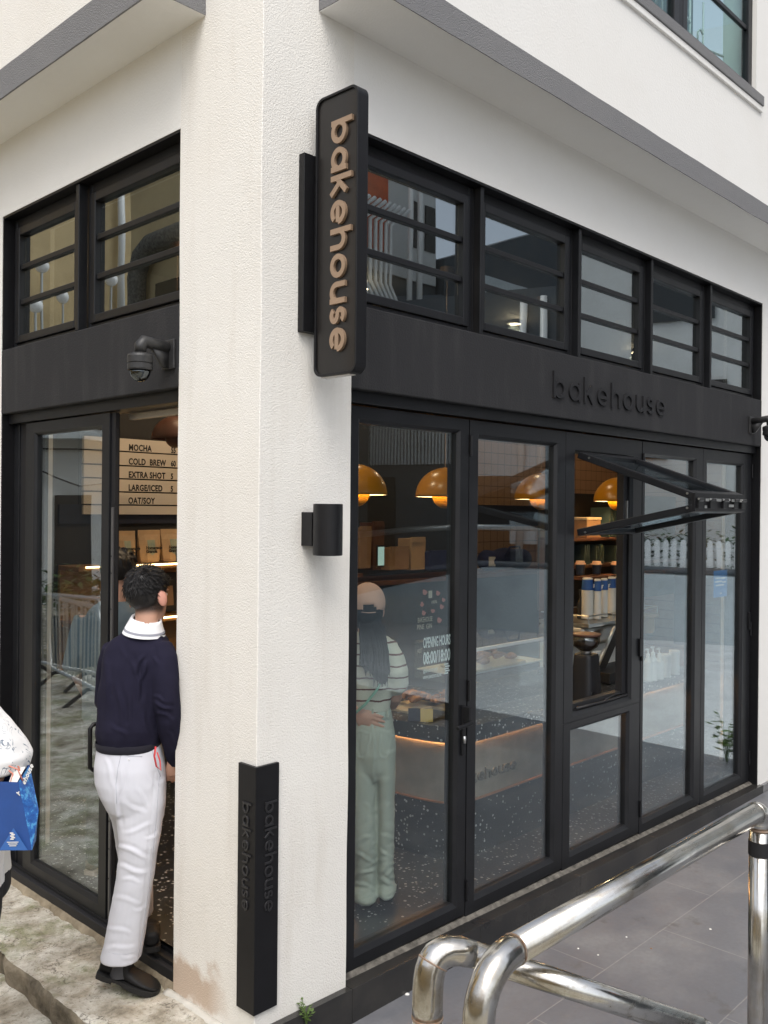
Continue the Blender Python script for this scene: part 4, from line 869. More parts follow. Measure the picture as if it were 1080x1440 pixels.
# back shelves through hatch
YS = 1.55
s0 = at(800, 757, 'Y', YS); s1 = at(800, 796, 'Y', YS)
rk = thing('wall_rack', (5.6, YS+.15, 1.4), 'dark red wooden rack with two shelves behind the open hatch', 'rack')
for z in (s0.z, s1.z): part(MB().box(4.6, 7.2, YS, YS+.30, z-.028, z), 'shelf', M['wood_dark'], rk, bevel=.002)
part(MB().box(4.6, 7.2, YS+.302, YS+.32, 1.05, 2.1), 'back_board', M['dark_wall'], rk)
for x in (4.6, 7.18): part(MB().box(x, x+.02, YS+.002, YS+.3, .5, s0.z-.03), 'upright', M['wood_dark'], rk)
aprons = mat('dark_green_cloth', (.03,.055,.055), .9)
def folder(px, w, py0, py1, lb, Y=YS+.12):
    a = at(px, py1, 'Y', Y); b = at(px, py0, 'Y', Y); k = (a-CAM).dot(FWD)/FOC; W = w*k/.75
    t = thing('bag_bundle', (a.x, Y, a.z), lb, 'bag bundle', 'bundles of dark folded bags on the rack'); n = 7
    for i in range(n):
        x = a.x-W/2+W*(i+.5)/n; ln = .02*math.sin(i*2.1)
        part(MB().add([(x-.007,Y-.1,a.z),(x+.007,Y-.1,a.z),(x+.007,Y+.1,a.z),(x-.007,Y+.1,a.z),(x-.004+ln,Y-.1,b.z+.01*math.sin(i*5)),(x+.004+ln,Y-.1,b.z+.01*math.sin(i*5)),(x+.004+ln,Y+.1,b.z),(x-.004+ln,Y+.1,b.z)], [(3,2,1,0),(4,5,6,7),(0,1,5,4),(1,2,6,5),(2,3,7,6),(3,0,4,7)]), 'folded_bag', aprons, t)
folder(848, 14, 714, 756, 'bundle of dark bags on the upper rack shelf, left one'); folder(866, 10, 718, 756, 'bundle of dark bags on the upper rack shelf, right one')
folder(812, 10, 766, 795, 'bundle of dark bags at the left of the lower rack shelf'); folder(830, 17, 766, 795, 'bundle of dark bags in the middle of the lower rack shelf'); folder(858, 18, 767, 795, 'bundle of dark bags at the right of the lower rack shelf')
a = at(824, 756, 'Y', YS+.12); t = thing('crate', (a.x, YS+.12, a.z), 'pale crate on the upper rack shelf behind the hatch', 'crate')
mb = MB(); mb.box(a.x-.15, a.x+.09, YS+.02, YS+.25, a.z+.001, a.z+.16); part(mb, 'box', M['card'], t, bevel=.006); part(MB().box(a.x-.155, a.x+.095, YS+.015, YS+.255, a.z+.161, a.z+.185), 'lid', M['tray'], t, bevel=.004)
for px, lb in ((816, 'navy cup with copper lid at the left of the rack'), (839, 'navy cup with copper lid in the middle of the rack'), (866, 'navy cup with copper lid at the right of the rack')):
    p = at(px, 808, 'Y', YS-.12); z = s1.z-.09
    t = thing('lidded_cup', (p.x, YS-.12, p.z), lb, 'cup', 'lidded cups in front of the rack')
    part(MB().lathe((p.x, YS-.12, p.z), [(.030, 0), (.034, .002), (.042, .085), (0, .086)], 24), 'cup_body', M['cup_navy'], t, smooth=False)
    part(MB().lathe((p.x, YS-.12, p.z+.087), [(.046, 0), (.047, .008), (.040, .012), (.036, .030), (0, .031)], 24), 'lid', M['copper'], t)
pz = at(839, 809, 'Y', YS-.12).z
part(MB().box(4.6, 6.6, YS-.2, YS-.03, pz-.03, pz-.002), 'front_shelf', M['wood_dark'], rk)
# espresso machine and cup stacks
em = thing('espresso_machine', (3.9, .85, CT), 'steel and white espresso machine with black slanted panel behind the hatch', 'coffee machine')
mz = 1.150
part(MB().box(3.40, 4.45, .66, 1.05, .98, mz-.03), 'body', M['inox'], em, bevel=.03, seg=3)
part(MB().box(3.42, 4.43, .78, 1.04, .80, .978), 'back_panel', M['white_paper'], em)
part(MB().box(3.40, 4.45, .55, 1.05, CT+.002, .80), 'base', M['grinder'], em, bevel=.008)
mb = MB(); mb.prism([(.0,.0),(.11,.0),(.36,.28),(.25,.28)], (3.44, .585, .835), X_, Z, -Y_, 0, .012); part(mb, 'slanted_panel', M['ink'], em)
mb = MB(); mb.prism([(-.022,-.0),(.0,.0),(.25,.28),(.228,.28)], (3.435, .585, .835), X_, Z, -Y_, 0, .016); part(mb, 'panel_trim', M['inox'], em)
part(MB().box(3.42, 3.56, .60, .64, .835, .95), 'milk_carton_panel', M['white_paper'], em)
part(MB().box(3.42, 3.95, .47, .62, .752, .822), 'drip_tray', M['grinder'], em)
mb = MB()
for z in (mz-.02, mz+.05): mb.tube([(3.42,.64,z),(4.43,.64,z),(4.43,1.03,z),(3.42,1.03,z),(3.42,.64,z)], .004, 6)
for x in (3.42, 3.75, 4.1, 4.43): mb.tube([(x,.64,mz-.02),(x,.64,mz+.05)], .004, 6)
part(mb, 'cup_rail', M['inox'], em)
part(MB().box(3.41, 4.44, .63, 1.04, mz-.029, mz-.004), 'cup_shelf', M['inox'], em)
for k, (px, Y, top, w, lb) in enumerate(((826, .80, 812, 17, 'widest cup stack, at the left end on the coffee machine'), (840, .74, 814, 11, 'cup stack second from the left on the coffee machine'), (849.5, .78, 813, 11, 'cup stack in the middle on the coffee machine'), (860, .84, 811, 12, 'cup stack with blue banded cups, second from the right on the coffee machine'), (870, .88, 810, 11, 'cup stack at the right end on the coffee machine'))):
    a = at(px, 850, 'Y', Y); tp = at(px, top, 'Y', Y).z; s_ = (a-CAM).dot(FWD)/FOC; r = w*s_/2
    t = thing('cup_stack', (a.x, Y, mz), lb, 'cup stack', 'stacks of paper cups on the coffee machine'); pr = []; z = mz; H_ = tp-mz; zb_ = mz+H_*.70; n = 22
    for i in range(n): pr += [(r*.93, z-mz+(zb_-mz)*i/n), (r, z-mz+(zb_-mz)*(i+.25)/n), (r*.97, z-mz+(zb_-mz)*(i+.8)/n)]
    part(MB().lathe((a.x, Y, mz), pr+[(0, zb_-mz)], 24), 'nested_cups', M['cup_white'], t)
    part(MB().lathe((a.x, Y, zb_+.001), [(r, 0), (r*.86, H_*.24), (0, H_*.241)], 24), 'top_cup', M['cup_blue'], t)
    part(MB().lathe((a.x, Y, zb_+.002+H_*.24), [(r*.80, 0), (r*.84, .002), (r*.84, .01), (r*.7, .014), (0, .0145)], 24), 'cup_base', M['cup_white'], t)
    mb = MB(); yb_ = Y-r*.95; mb.prism([(0,0),(.010,.004),(.012,.02),(.022,.02),(.022,.027),(.002,.027)], (a.x+.002, yb_-.004, zb_+H_*.06), X_, Z, -Y_, 0, .004); part(mb, 'print', M['cup_white'], t)
for px, lb in ((816, 'slim dark syrup bottle left of the cup stacks'),):
    a = at(px, 868, 'Y', .85); o = MB().lathe((a.x, .85, mz), [(.024, 0), (.026, .003), (.026, .10), (.010, .14), (.010, .19), (.014, .19), (.014, .21), (0, .212)], 18).build('syrup_bottle', M['ink']); tag(o, lb, 'bottle')
# grinder on the ledge
g0 = at(824, 985, 'Z', CT); gx, gy_ = g0.x, g0.y
gr = thing('coffee_grinder', (gx, gy_, CT), 'matte black coffee grinder with bean hopper standing behind the hatch', 'coffee grinder')
ks = (g0-CAM).dot(FWD)/FOC; W = 19*ks; Hb = 66*ks
r = []
for z, s_ in ((.001, 1.0), (.012, 1.05), (Hb*.5, .93), (Hb*.93, .82), (Hb, .78)): r.append([(gx+W*s_*c*1.0, gy_+W*.9*s_*d, CT+z) for c, d in [(math.copysign(abs(math.cos(t))**.45, math.cos(t)), math.copysign(abs(math.sin(t))**.45, math.sin(t))) for t in (2*math.pi*k/28 for k in range(28))]])
part(MB().loft(r), 'body', M['grinder'], gr, bevel=.004)
hz = CT+Hb
part(MB().lathe((gx-.01, gy_, hz), [(.030, 0), (.034, .004), (.036, .018), (0, .019)], 24), 'collar', M['inox'], gr)
part(MB().lathe((gx-.01, gy_, hz+.018), [(.035, 0), (.075, .03), (.088, .06), (.088, .095), (.0, .096)], 30), 'hopper', M['hopper'], gr, smooth=True)
part(MB().lathe((gx-.01, gy_, hz+.020), [(.030, 0), (.068, .03), (.078, .055), (.0, .066)], 30), 'beans', M['beans'], gr, smooth=True)
part(MB().lathe((gx-.01, gy_, hz+.115), [(.092, 0), (.095, .004), (.095, .012), (.03, .022), (0, .023)], 30), 'hopper_lid', M['wood_dark'], gr)
part(MB().lathe((gx-W*.55, gy_-W*.88, CT+.055), [(.017, -.012), (.019, 0), (.017, .004), (0, .005)], 20, -Y_), 'knob', M['frame'], gr)
# bottles on the far counter
for k, (px, py, h, lb) in enumerate(((911, 958, .19, 'frosted pump bottle nearest the hatch on the far counter'), (918, 957, .20, 'frosted pump bottle in the middle of the far counter trio'), (927, 955, .18, 'frosted pump bottle on the right of the far counter trio'), (936, 952, .15, 'short pale canister right of the pump bottles'), (948, 948, .16, 'tall pale canister at the right end of the far counter'))):
    p = at(px, py, 'Z', CT); r = .030 if k < 3 else .038
    t = thing('bottle', (p.x, p.y, CT), lb, 'bottle', 'bottles and canisters on the far counter')
    part(MB().lathe((p.x, p.y, CT+.001), [(r, 0), (r*1.03, .004), (r*1.03, h*.7), (r*.5, h*.85), (r*.4, h*.9), (0, h*.901)] if k < 3 else [(r, 0), (r, h), (0, h+.001)], 22), 'body', M['bottle'], t, smooth=False)
    if k < 3: mb = MB(); mb.lathe((p.x, p.y, CT+h*.902), [(.014, 0), (.014, .02), (.005, .024), (.005, .05), (0, .051)], 14); mb.box(p.x-.03, p.x+.008, p.y-.006, p.y+.006, CT+h*.9+.05, CT+h*.9+.06); part(mb, 'pump', M['white_paper'], t)
    else: part(MB().lathe((p.x, p.y, CT+h+.003), [(r*1.03, 0), (r*1.03, .012), (0, .0125)], 22), 'lid', M['white_paper'], t)
# back shelf with duffel and boxes (seen through first two leaves)
zsh = at(715, 803, 'Y', 2.62).z
bs = thing('back_shelf', (4.5, 2.8, zsh), 'long dark shelf on the tiled back wall above the counter', 'shelf')
part(MB().box(3.02, 6.6, 2.55, 2.98, zsh-.04, zsh), 'plank', M['wood_dark'], bs, bevel=.003)
part(MB().box(3.02, 6.6, 2.75, 2.98, .0, zsh-.042), 'cabinet', M['dark_wall'], bs)
a = at(684, 800, 'Y', 2.70); b = at(746, 800, 'Y', 2.70); L = (b.x-a.x)
df = thing('duffel_bag', ((a.x+b.x)/2, 2.75, zsh), 'navy cloth duffel bag lying on the back shelf', 'bag')
mb = MB(); pts = []; rs = []
for k in range(13):
    s = k/12; pts.append((a.x+L*s, 2.75, zsh+.112-.02*math.sin(s*9)*.5)); rs.append(.11*min(1, (s*(1-s)*14+.25))**.5*(1+.06*math.sin(s*17)))
mb.tube(pts, rs, 20, flat=.9); part(mb, 'body', M['duffel'], df, smooth=True)
mb = MB(); mb.tube([(a.x+L*.3, 2.66, zsh+.12), (a.x+L*.38, 2.63, zsh+.235), (a.x+L*.6, 2.63, zsh+.24), (a.x+L*.7, 2.66, zsh+.12)], .010, 8); part(mb, 'strap', M['duffel'], df, smooth=True)
mb = MB(); mb.obox((a.x+L*.05, 2.66, zsh+.10), Vector((1, -.6, 0)), Z, Y_, .03, .045, .006); part(mb, 'tag', M['white_paper'], df)
for px0, px1, py0, py1, Y, mt, lb, nm in ((506, 522, 742, 800, 2.5, M['card'], 'upright brown cardboard box behind the first glass leaf', 'cardboard_box'), (524, 540, 735, 802, 2.6, M['wood_dark'], 'tall dark wooden board leaning behind the first glass leaf', 'board'), (548, 575, 770, 802, 2.5, M['card'], 'low open cardboard box left of the kraft bags', 'cardboard_box'), (578, 598, 757, 802, 2.55, M['kraft'], 'kraft paper bag standing on the back shelf', 'paper_bag'), (604, 632, 775, 802, 2.5, M['duffel'], 'folded navy cloth beside the kraft paper bag', 'folded_cloth')):
    a = at(px0, py1, 'Y', Y); b = at(px1, py0, 'Y', Y); t = thing(nm, ((a.x+b.x)/2, Y+.08, a.z), lb, nm.replace('_', ' '))
    z0 = a.z; mb = MB(); mb.add([(a.x,Y,z0),(b.x,Y,z0),(b.x,Y+.16,z0),(a.x,Y+.16,z0),(a.x-.01,Y-.005,b.z),(b.x+.012,Y,b.z-.01),(b.x,Y+.16,b.z),(a.x,Y+.16,b.z)], [(3,2,1,0),(4,5,6,7),(0,1,5,4),(1,2,6,5),(2,3,7,6),(3,0,4,7)]); part(mb, 'body', mt, t, bevel=.006)
    part(MB().box(a.x+.01, b.x-.01, Y-.012, Y+.02, b.z-.03, b.z+.012), 'flap', mt, t)
a0_ = at(540, 803, 'Y', 2.5)
t = thing('side_rack', (2.3, 2.6, 0), 'brown wooden storage rack under the boxes behind the first glass leaf', 'rack')
part(MB().box(1.75, 3.0, 2.45, 2.90, a0_.z-.035, a0_.z-.003), 'shelf', M['wood_dark'], t); part(MB().box(1.75, 3.0, 2.45, 2.9, a0_.z-.35, a0_.z-.32), 'shelf', M['wood_dark'], t)
for x in (1.75, 2.97): part(MB().box(x, x+.03, 2.45, 2.90, 0, a0_.z-.36), 'upright', M['wood_dark'], t)
part(MB().box(1.78, 2.97, 2.50, 2.88, .02, a0_.z-.37), 'drawer', M['wood'], t)
p = at(535, 782, 'Y', 2.40); o = MB().obox((p.x, 2.40, p.z), X_, Z, Y_, .042, .09, .006).build('card_reader', M['ink'], None, bevel=.004); tag(o, 'black phone sized screen standing among the boxes', 'phone'); MB().obox((p.x, 2.393, p.z), X_, Z, Y_, .035, .075, .002).build('screen', mat('lit_screen', (.2,.3,.28), .3, emit=(.5,.75,.68), estr=.35), o)

# fill lights shaped as ceiling downlights, added to brighten the shop interior
for k, (x, y, e_, lb) in enumerate(((1.2, 1.9, 26, 'added round ceiling fill light nearest the menu board'), (2.6, 2.1, 13, 'added round ceiling fill light behind the left pendant lamps'), (4.4, 2.0, 12, 'added round ceiling fill light in the middle of the shop'), (6.4, 1.9, 14, 'added round ceiling fill light at the far end of the shop'), (1.05, .8, 15, 'added round ceiling fill light just inside the doorway'))):
    t = thing('fill_downlight', (x, y, 3.6), lb, 'fill light', 'added fill lights in the shop ceiling')
    part(MB().lathe((x, y, 3.57), [(.045, 0), (.06, 0), (.06, .028), (0, .029)], 24), 'housing', M['white_pvc'], t); part(MB().lathe((x, y, 3.575), [(.044, 0), (.044, .004), (0, .005)], 24), 'lens', M['lamp_in'], t)
    l = bpy.data.lights.new('fill_lamp', 'POINT'); l.energy = e_; l.color = (1, .74, .46); l.shadow_soft_size = .06; o = bpy.data.objects.new('fill_lamp', l); COL.objects.link(o); o.location = (x, y, 3.50); attach(o, t)
# ================================================================ PEOPLE
def organic(name, mb, mats, parent, voxel=.011, smooth=6, disp=None, sub=0):
    me = bpy.data.meshes.new(name); me.from_pydata(mb.v, [], mb.f); bm = bmesh.new(); bm.from_mesh(me); bmesh.ops.recalc_face_normals(bm, faces=bm.faces); bm.to_mesh(me); bm.free()
    o = bpy.data.objects.new(name+'_raw', me); COL.objects.link(o)
    r = o.modifiers.new('r', 'REMESH'); r.mode = 'VOXEL'; r.voxel_size = voxel
    s = o.modifiers.new('s', 'SMOOTH'); s.iterations = smooth; s.factor = .5
    dg = bpy.context.evaluated_depsgraph_get(); dg.update(); m2 = bpy.data.meshes.new_from_object(o.evaluated_get(dg)); bpy.data.objects.remove(o)
    m2.name = name; m2.materials.clear(); m2.materials.append(mats)
    if disp:
        m2.update(); nr = [v.normal.copy() for v in m2.vertices]
        for v, n in zip(m2.vertices, nr): v.co += n*disp(v.co, n)
    m2.polygons.foreach_set('use_smooth', [True]*len(m2.polygons)); m2.update()
    q = bpy.data.objects.new(name, m2); COL.objects.link(q)
    if parent: attach(q, parent)
    return q
def ering(c, u, v, a, b, n=28, e=1.0):
    def sp(x): return math.copysign(abs(x)**e, x)
    return [Vector(c)+Vector(u)*a*sp(math.cos(2*math.pi*k/n))+Vector(v)*b*sp(math.sin(2*math.pi*k/n)) for k in range(n)]
def head(mb, c, r, f, u, s=1.0, ear=True):
    c = Vector(c)
    mb.ell(c+u*.018*s-f*.006*s, r*.074*s, f*.094*s, u*.092*s, 24, 16)
    mb.loft([ering(c-u*h*s+f*o*s, r, f, a*s, b*s, 20) for h, o, a, b in ((-.01,.02,.070,.078),(.04,.028,.064,.068),(.08,.040,.052,.052),(.112,.055,.030,.032),(.120,.06,.012,.014))])
    mb.loft([ering(c+f*(.088+o)*s+u*h*s, r, f, a*s, b*s, 10) for h, o, a, b in ((.015,-.006,.008,.010),(-.015,.008,.011,.014),(-.035,.018,.016,.016),(-.045,.006,.010,.010))])
    mb.ell(c+f*.086*s-u*.068*s, r*.024*s, f*.012*s, u*.008*s, 10, 8)
    for q in (-1, 1):
        mb.ell(c+f*.086*s+r*q*.032*s+u*.026*s, r*.024*s, f*.010*s, u*.007*s, 10, 8)
        if ear: mb.ell(c+r*q*.078*s-f*.008*s-u*.012*s, r*.009*s+f*-.006*s, f*.019*s+r*q*.006*s, u*.033*s, 12, 10)
def eyes(c, r, f, u, par, s=1.0):
    mb = MB()
    for q in (-1, 1): mb.ell(Vector(c)+f*.082*s+r*q*.032*s+u*.006*s, r*.013*s, f*.009*s, u*.008*s, 10, 8)
    part(mb, 'eyes', M['white_cotton'], par, smooth=True)
def hand(mb, w, d, side, nrm, curl=.5, s=1.0, thumb=1):
    """w wrist, d direction of the fingers, side towards the thumb, nrm palm normal (fingers bend this way)"""
    w = Vector(w); d = Vector(d).normalized(); nrm = Vector(nrm); nrm = (nrm-d*nrm.dot(d)).normalized(); side = d.cross(nrm)*thumb
    mb.loft([ering(w+d*t*s, side, nrm, a*s, b*s, 16) for t, a, b in ((-.02,.026,.019),(.02,.034,.016),(.055,.042,.015),(.088,.040,.012))])
    for k, (o, L) in enumerate(((.030,.072),(.010,.080),(-.011,.074),(-.030,.058))):
        p = w+d*.082*s+side*o*s; a = curl*(.8+.12*k); pts = [p]; ang = 0
        for seg, fr in enumerate((.45, .32, .23)):
            ang += a*(.55 if seg == 0 else .8); p = p+(d*math.cos(ang)+nrm*math.sin(ang)+side*o*1.2)*L*fr*s; pts.append(p)
        mb.tube(pts, [.0088*s, .0084*s, .0076*s, .0058*s], 9)
    p = w+d*.030*s+side*.034*s; q = p+(d*.55+side*.7+nrm*.35).normalized()*.036*s; mb.tube([w+d*.02*s+side*.022*s, p, q, q+(d*.85+side*.25+nrm*.4).normalized()*.028*s], [.013*s, .011*s, .0095*s, .0065*s], 9)
def hair_tufts(mb, c, r, f, u, n, s, seed, low=-.15, L=(.03, .05), back=True):
    rnd = random.Random(seed)
    for i in range(n):
        th = rnd.uniform(0, 2*math.pi); ph = rnd.uniform(low, 1.0)
        q = math.sqrt(max(0, 1-ph*ph)); nrm = (r*math.cos(th)*q+f*math.sin(th)*q+u*ph); p = Vector(c)+(r*.078*math.cos(th)*q+f*.098*math.sin(th)*q+u*(.095*ph+.018))*s
        fl = (r*rnd.uniform(-.5, .5)+f*rnd.uniform(-.3, .5)-u*rnd.uniform(.2, .9)); fl = (fl-nrm*fl.dot(nrm)).normalized(); l = rnd.uniform(*L)*s
        mb.tube([p-nrm*.006, p+nrm*.010*s+fl*l*.5, p+nrm*.008*s+fl*l], [.0055*s, .0045*s, .0012*s], 5, flat=.6)
def shoe(par, heel, toe, up, w=.046, lift=0, m=None, ms=None, h=.085):
    """heel/toe are ground points of the sole; returns shoe child with a sole child"""
    heel, toe, up = Vector(heel), Vector(toe), Vector(up).normalized(); d = (toe-heel); L = d.length; d.normalize(); up = (up-d*up.dot(d)).normalized(); sd = d.cross(up)
    mb = MB(); R = []
    for t, a, z0, z1 in ((-.01,.022,.030,.070),(.03,.034,.022,h),(.16,.036,.020,h+.010),(.34,.036,.020,h-.002),(.48,.040,.020,.070),(.62,.046,.018,.056),(.78,.048,.018,.047),(.92,.040,.018,.038),(.985,.024,.019,.031),(1.0,.010,.020,.026)):
        R.append([heel+d*L*t+sd*a*w/.048*math.copysign(abs(math.cos(q))**.8, math.cos(q))+up*((z0+z1)/2+(z1-z0)/2*math.copysign(abs(math.sin(q))**.8, math.sin(q))) for q in (2*math.pi*k/20 for k in range(20))])
    mb.loft(R); o = organic('shoe', mb, m or M['shoe'], par, .005, 3)
    mb = MB(); R = []
    for t, a, zz in ((-.02,.020,0),(.0,.033,0),(.10,.039,0),(.26,.038,0),(.262,.037,.009),(.40,.040,.009),(.46,.044,.004),(.62,.050,0),(.78,.052,0),(.92,.044,.002),(.99,.028,.005),(1.015,.012,.008)):
        R.append([heel+d*L*t+sd*a*w/.048*x+up*z for x, z in ((-1, zz), (1, zz), (1, .022), (-1, .022))])
    mb.loft(R); s_ = mb.build('sole', ms or M['sole'], o, bevel=.003); return o
def fold(p, su, sv, k=1.0): return k*noise.noise(Vector((p.x*su+p.y*su*.7, p.y*su, p.z*sv)))
def crease(px, py, segs):
    d = 0
    for x0, y0, x1, y1, w, a in segs:
        dx, dy = x1-x0, y1-y0; L = math.hypot(dx, dy); t = ((px-x0)*dx+(py-y0)*dy)/(L*L)
        if t < -.25 or t > 1.25: continue
        s = ((px-x0)*dy-(py-y0)*dx)/L+1.6*math.sin(t*5+x0); e = math.exp(-(max(0, -t, t-1)/.10)**2)*(.35+.65*math.sin(math.pi*min(1, max(0, t)))**.5)
        if abs(s) < 6*w: d += a*e*(math.exp(-(s/w)**2)-.75*math.exp(-((s-1.9*w)/(1.1*w))**2))
    return d
# ---------------------------------------------------------------- man in navy sweatshirt
D0 = 3.84
def P(x, y, d=0): return dp(x, y, D0+d)
fy = YAW+R_(17); mf = Vector((math.cos(fy), math.sin(fy), 0)); mr = Vector((math.sin(fy), -math.cos(fy), 0))
gnd = P(185, 1395); 
man = thing('person', (gnd.x, gnd.y, -.1), 'young person in navy sweatshirt and white trousers stepping up into the doorway', 'person')
K = D0/FOC
hc = P(207, 838, .02); hyaw = fy-R_(38); hf = Vector((math.cos(hyaw), math.sin(hyaw), -.10)).normalized(); hr = hf.cross(Z).normalized(); hu = hr.cross(hf); hu = (hu+hr*-.10).normalized(); hr = hf.cross(hu)
body = MB(); head(body, hc, hr, hf, hu, .98)
body.tube([P(207, 856, .01), P(206, 874, .0), P(201, 905, .03)], [.050, .047, .055], 18)
body.loft([ering(P(x, y, .03), mr, mf, a, b, 24) for x, y, a, b in ((200,898,.07,.05),(192,920,.125,.085),(188,980,.115,.085),(186,1050,.115,.085),(186,1100,.125,.095),(186,1130,.10,.08))])
body.tube([P(230,918,-.01), P(237,985,-.03), P(246,1062,.05)], [.04,.036,.028], 12); hand(body, P(246,1064,.05), P(247,1110,.09)-P(246,1064,.05), mr, mf, .5)
body.tube([P(158,918,.07), P(152,980,.12), P(176,1020,.27)], [.04,.036,.028], 12); hand(body, P(176,1020,.27), mf+mr*.3+Z*.1, Z, -mr, .6)
body.tube([P(200,1100,.02), P(196,1210,.0), P(172,1352,.0)], [.075,.052,.042], 14); body.tube([P(170,1105,.08), P(186,1192,.28), P(200,1285,.44)], [.075,.052,.042], 14)
sk = M['skin'].copy(); sk.name = 'skin_with_faded_nape'; N_, L_, b_ = nodes(sk); gc = N_.new('ShaderNodeNewGeometry')
def dotc(vec):
    n = N_.new('ShaderNodeVectorMath'); n.operation = 'DOT_PRODUCT'; L_.new(gc.outputs['Position'], n.inputs[0]); n.inputs[1].default_value = vec; return math_(N_, L_, 'SUBTRACT', n.outputs['Value'], hc.dot(vec))
def sstep(v_, e0, e1):
    n = N_.new('ShaderNodeMapRange'); n.interpolation_type = 'SMOOTHSTEP'; n.inputs[1].default_value = e0; n.inputs[2].default_value = e1; L_.new(v_, n.inputs[0]); return n.outputs[0]
fd = math_(N_, L_, 'MULTIPLY', sstep(dotc(hu), -.088, -.055), sstep(dotc(hf), .05, .02))
nz = noise_(N_, L_, gc.outputs['Position'], 260, 2); fd = math_(N_, L_, 'MULTIPLY', fd, math_(N_, L_, 'ADD', math_(N_, L_, 'MULTIPLY', nz, .5), .68))
L_.new(mixc(N_, L_, math_(N_, L_, 'MINIMUM', fd, 1.0), b_.inputs['Base Color'].links[0].from_socket, (.016,.012,.012)), b_.inputs['Base Color'])
organic('body', body, sk, man, .0055, 4); eyes(hc, hr, hf, hu, man)
eb = MB()
for q in (-1, 1):
    eb.ell(hc+hr*q*.082-hf*.010-hu*.014, hr*.008-hf*.008*1, hf*.020+hr*q*.010, hu*.034-hf*.006, 14, 12)
part(eb, 'ears', mat('ear_skin', (.62,.30,.23), .5), man, smooth=True)
# hair
hb = MB(); c2 = hc+hu*.022
hb.ell(c2+hu*.020-hf*.004, hr*.079, hf*.099, hu*.082, 28, 18); hb.ell(c2-hf*.022-hu*.006, hr*.0755, hf*.084, hu*.080, 28, 16)
rnd = random.Random(21); crown = (hu*.8-hf*.55+hr*.12).normalized()
for i in range(2800):
    th = rnd.uniform(0, 2*math.pi); ph = rnd.uniform(-.22, 1.0)
    if math.sin(th) > -.25 and ph < .12: ph = rnd.uniform(.12, 1.0)
    if math.sin(th) < -.3 and rnd.random() < .35: ph = rnd.uniform(-.5, .1)
    q = math.sqrt(max(0, 1-ph*ph)); nrm = (hr*math.cos(th)*q+hf*math.sin(th)*q+hu*ph).normalized(); p = c2+hr*.0775*math.cos(th)*q+hf*.1*math.sin(th)*q-hf*.004+hu*(.090*ph+.014)
    fl = nrm-crown*(nrm.dot(crown)); fl = (fl-nrm*fl.dot(nrm)); fl = fl.normalized() if fl.length > .05 else hf
    fl = (fl+(hr*rnd.uniform(-.35, .35)+hf*rnd.uniform(-.35, .35))+nrm.cross(fl)*.35).normalized(); l = rnd.uniform(.020, .040); up_ = rnd.uniform(.001, .007)*(1.5 if ph > .5 else .6)
    hb.tube([p-nrm*.004, p+nrm*up_*.7+fl*l*.45, p+nrm*up_+fl*l*.8, p+nrm*up_*.8+fl*l], [.0021, .0021, .0015, .0004], 4, flat=.6)
ho = part(hb, 'hair', M['hair'], man, smooth=True)
# white shirt collar
mb = MB(); R1 = []
cols = ((202.5,889,.089,.074),(203.5,880,.078,.067),(205,871,.067,.060),(206,866.5,.062,.057),(206,869,.054,.051))
for x, y, a, b in cols: R1.append([p+Z*(.016*math.cos(2*math.pi*k/32-2.0)) for k, p in enumerate(ering(P(x, y+2, .012), mr, mf, a, b, 32))])
mb.loft(R1, cap=False); co = part(mb, 'collar', M['white_cotton'], man, smooth=True)
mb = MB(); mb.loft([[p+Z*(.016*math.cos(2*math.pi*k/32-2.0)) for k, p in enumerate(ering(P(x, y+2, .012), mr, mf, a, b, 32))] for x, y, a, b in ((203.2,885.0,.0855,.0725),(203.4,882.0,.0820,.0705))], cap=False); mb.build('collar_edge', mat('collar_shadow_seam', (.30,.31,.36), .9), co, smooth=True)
# sweatshirt
def trow(y, xl, xr, b, d=.03, e=.88): return ering(P((xl+xr)/2, y, d), HR, HF, (xr-xl)/2*K, b, 36, e)
sw = MB()
sw.loft([trow(884, 180, 228, .050, .02, 1), trow(891, 171, 233, .068, .02, 1), trow(899, 158, 238, .084), trow(910, 150, 241, .100), trow(930, 145.5, 238, .118), trow(955, 143, 233, .126), trow(985, 140, 230, .130), trow(1012, 137.5, 228, .132), trow(1032, 135.5, 226, .130), trow(1043, 137, 225, .122), trow(1049, 139, 224, .118)])
sw.tube([P(226,905,.0), P(231,925,-.015), P(232,955,-.035), P(233,985,-.045), P(238,1010,-.03), P(243,1045,.02), P(247,1072,.07)], [.045,.055,.055,.053,.050,.046,.036], 20)
sw.tube([P(160,910,.04), P(152,945,.09), P(150,985,.13), P(172,1018,.26)], [.05,.054,.05,.042], 16)
def swf(p, n):
    d = .011*noise.noise(Vector((p.x*9+p.z*5, p.y*9+p.z*3, p.z*2.2)))+.004*noise.noise(Vector((p.x*20-p.z*9, p.y*20, p.z*8)))
    q = (p-CAM).dot(UPV)/((p-CAM).dot(FWD)); py = 720-q*FOC
    if py > 1015: d += .004*(1-min(1, abs(py-1030)/16))
    q2 = (p-CAM); px = 540+FOC*q2.dot(RGT)/q2.dot(FWD)
    d += crease(px, py, ((183,921,189,946,3,.005),(200,922,191,945,2.6,.008),(191,943,196,984,2.8,.008),(204,930,199,960,2.6,.006),(219,990,242,998,2.4,.006),(222,1001,243,1012,2.6,.006),(216,978,230,986,2.2,.004),(165,962,172,1018,3.2,.0055),(180,972,186,1022,3.2,.005),(152,930,150,980,3.2,.004),(200,1000,207,1032,2.6,.005),(158,1020,178,1034,2.6,.004),(236,1030,247,1046,2.4,.004),(170,905,176,930,3,.003),(213,912,222,935,2.6,.004)))
    return d
organic('sweatshirt', sw, M['navy_knit'], man, .0062, 7, swf)
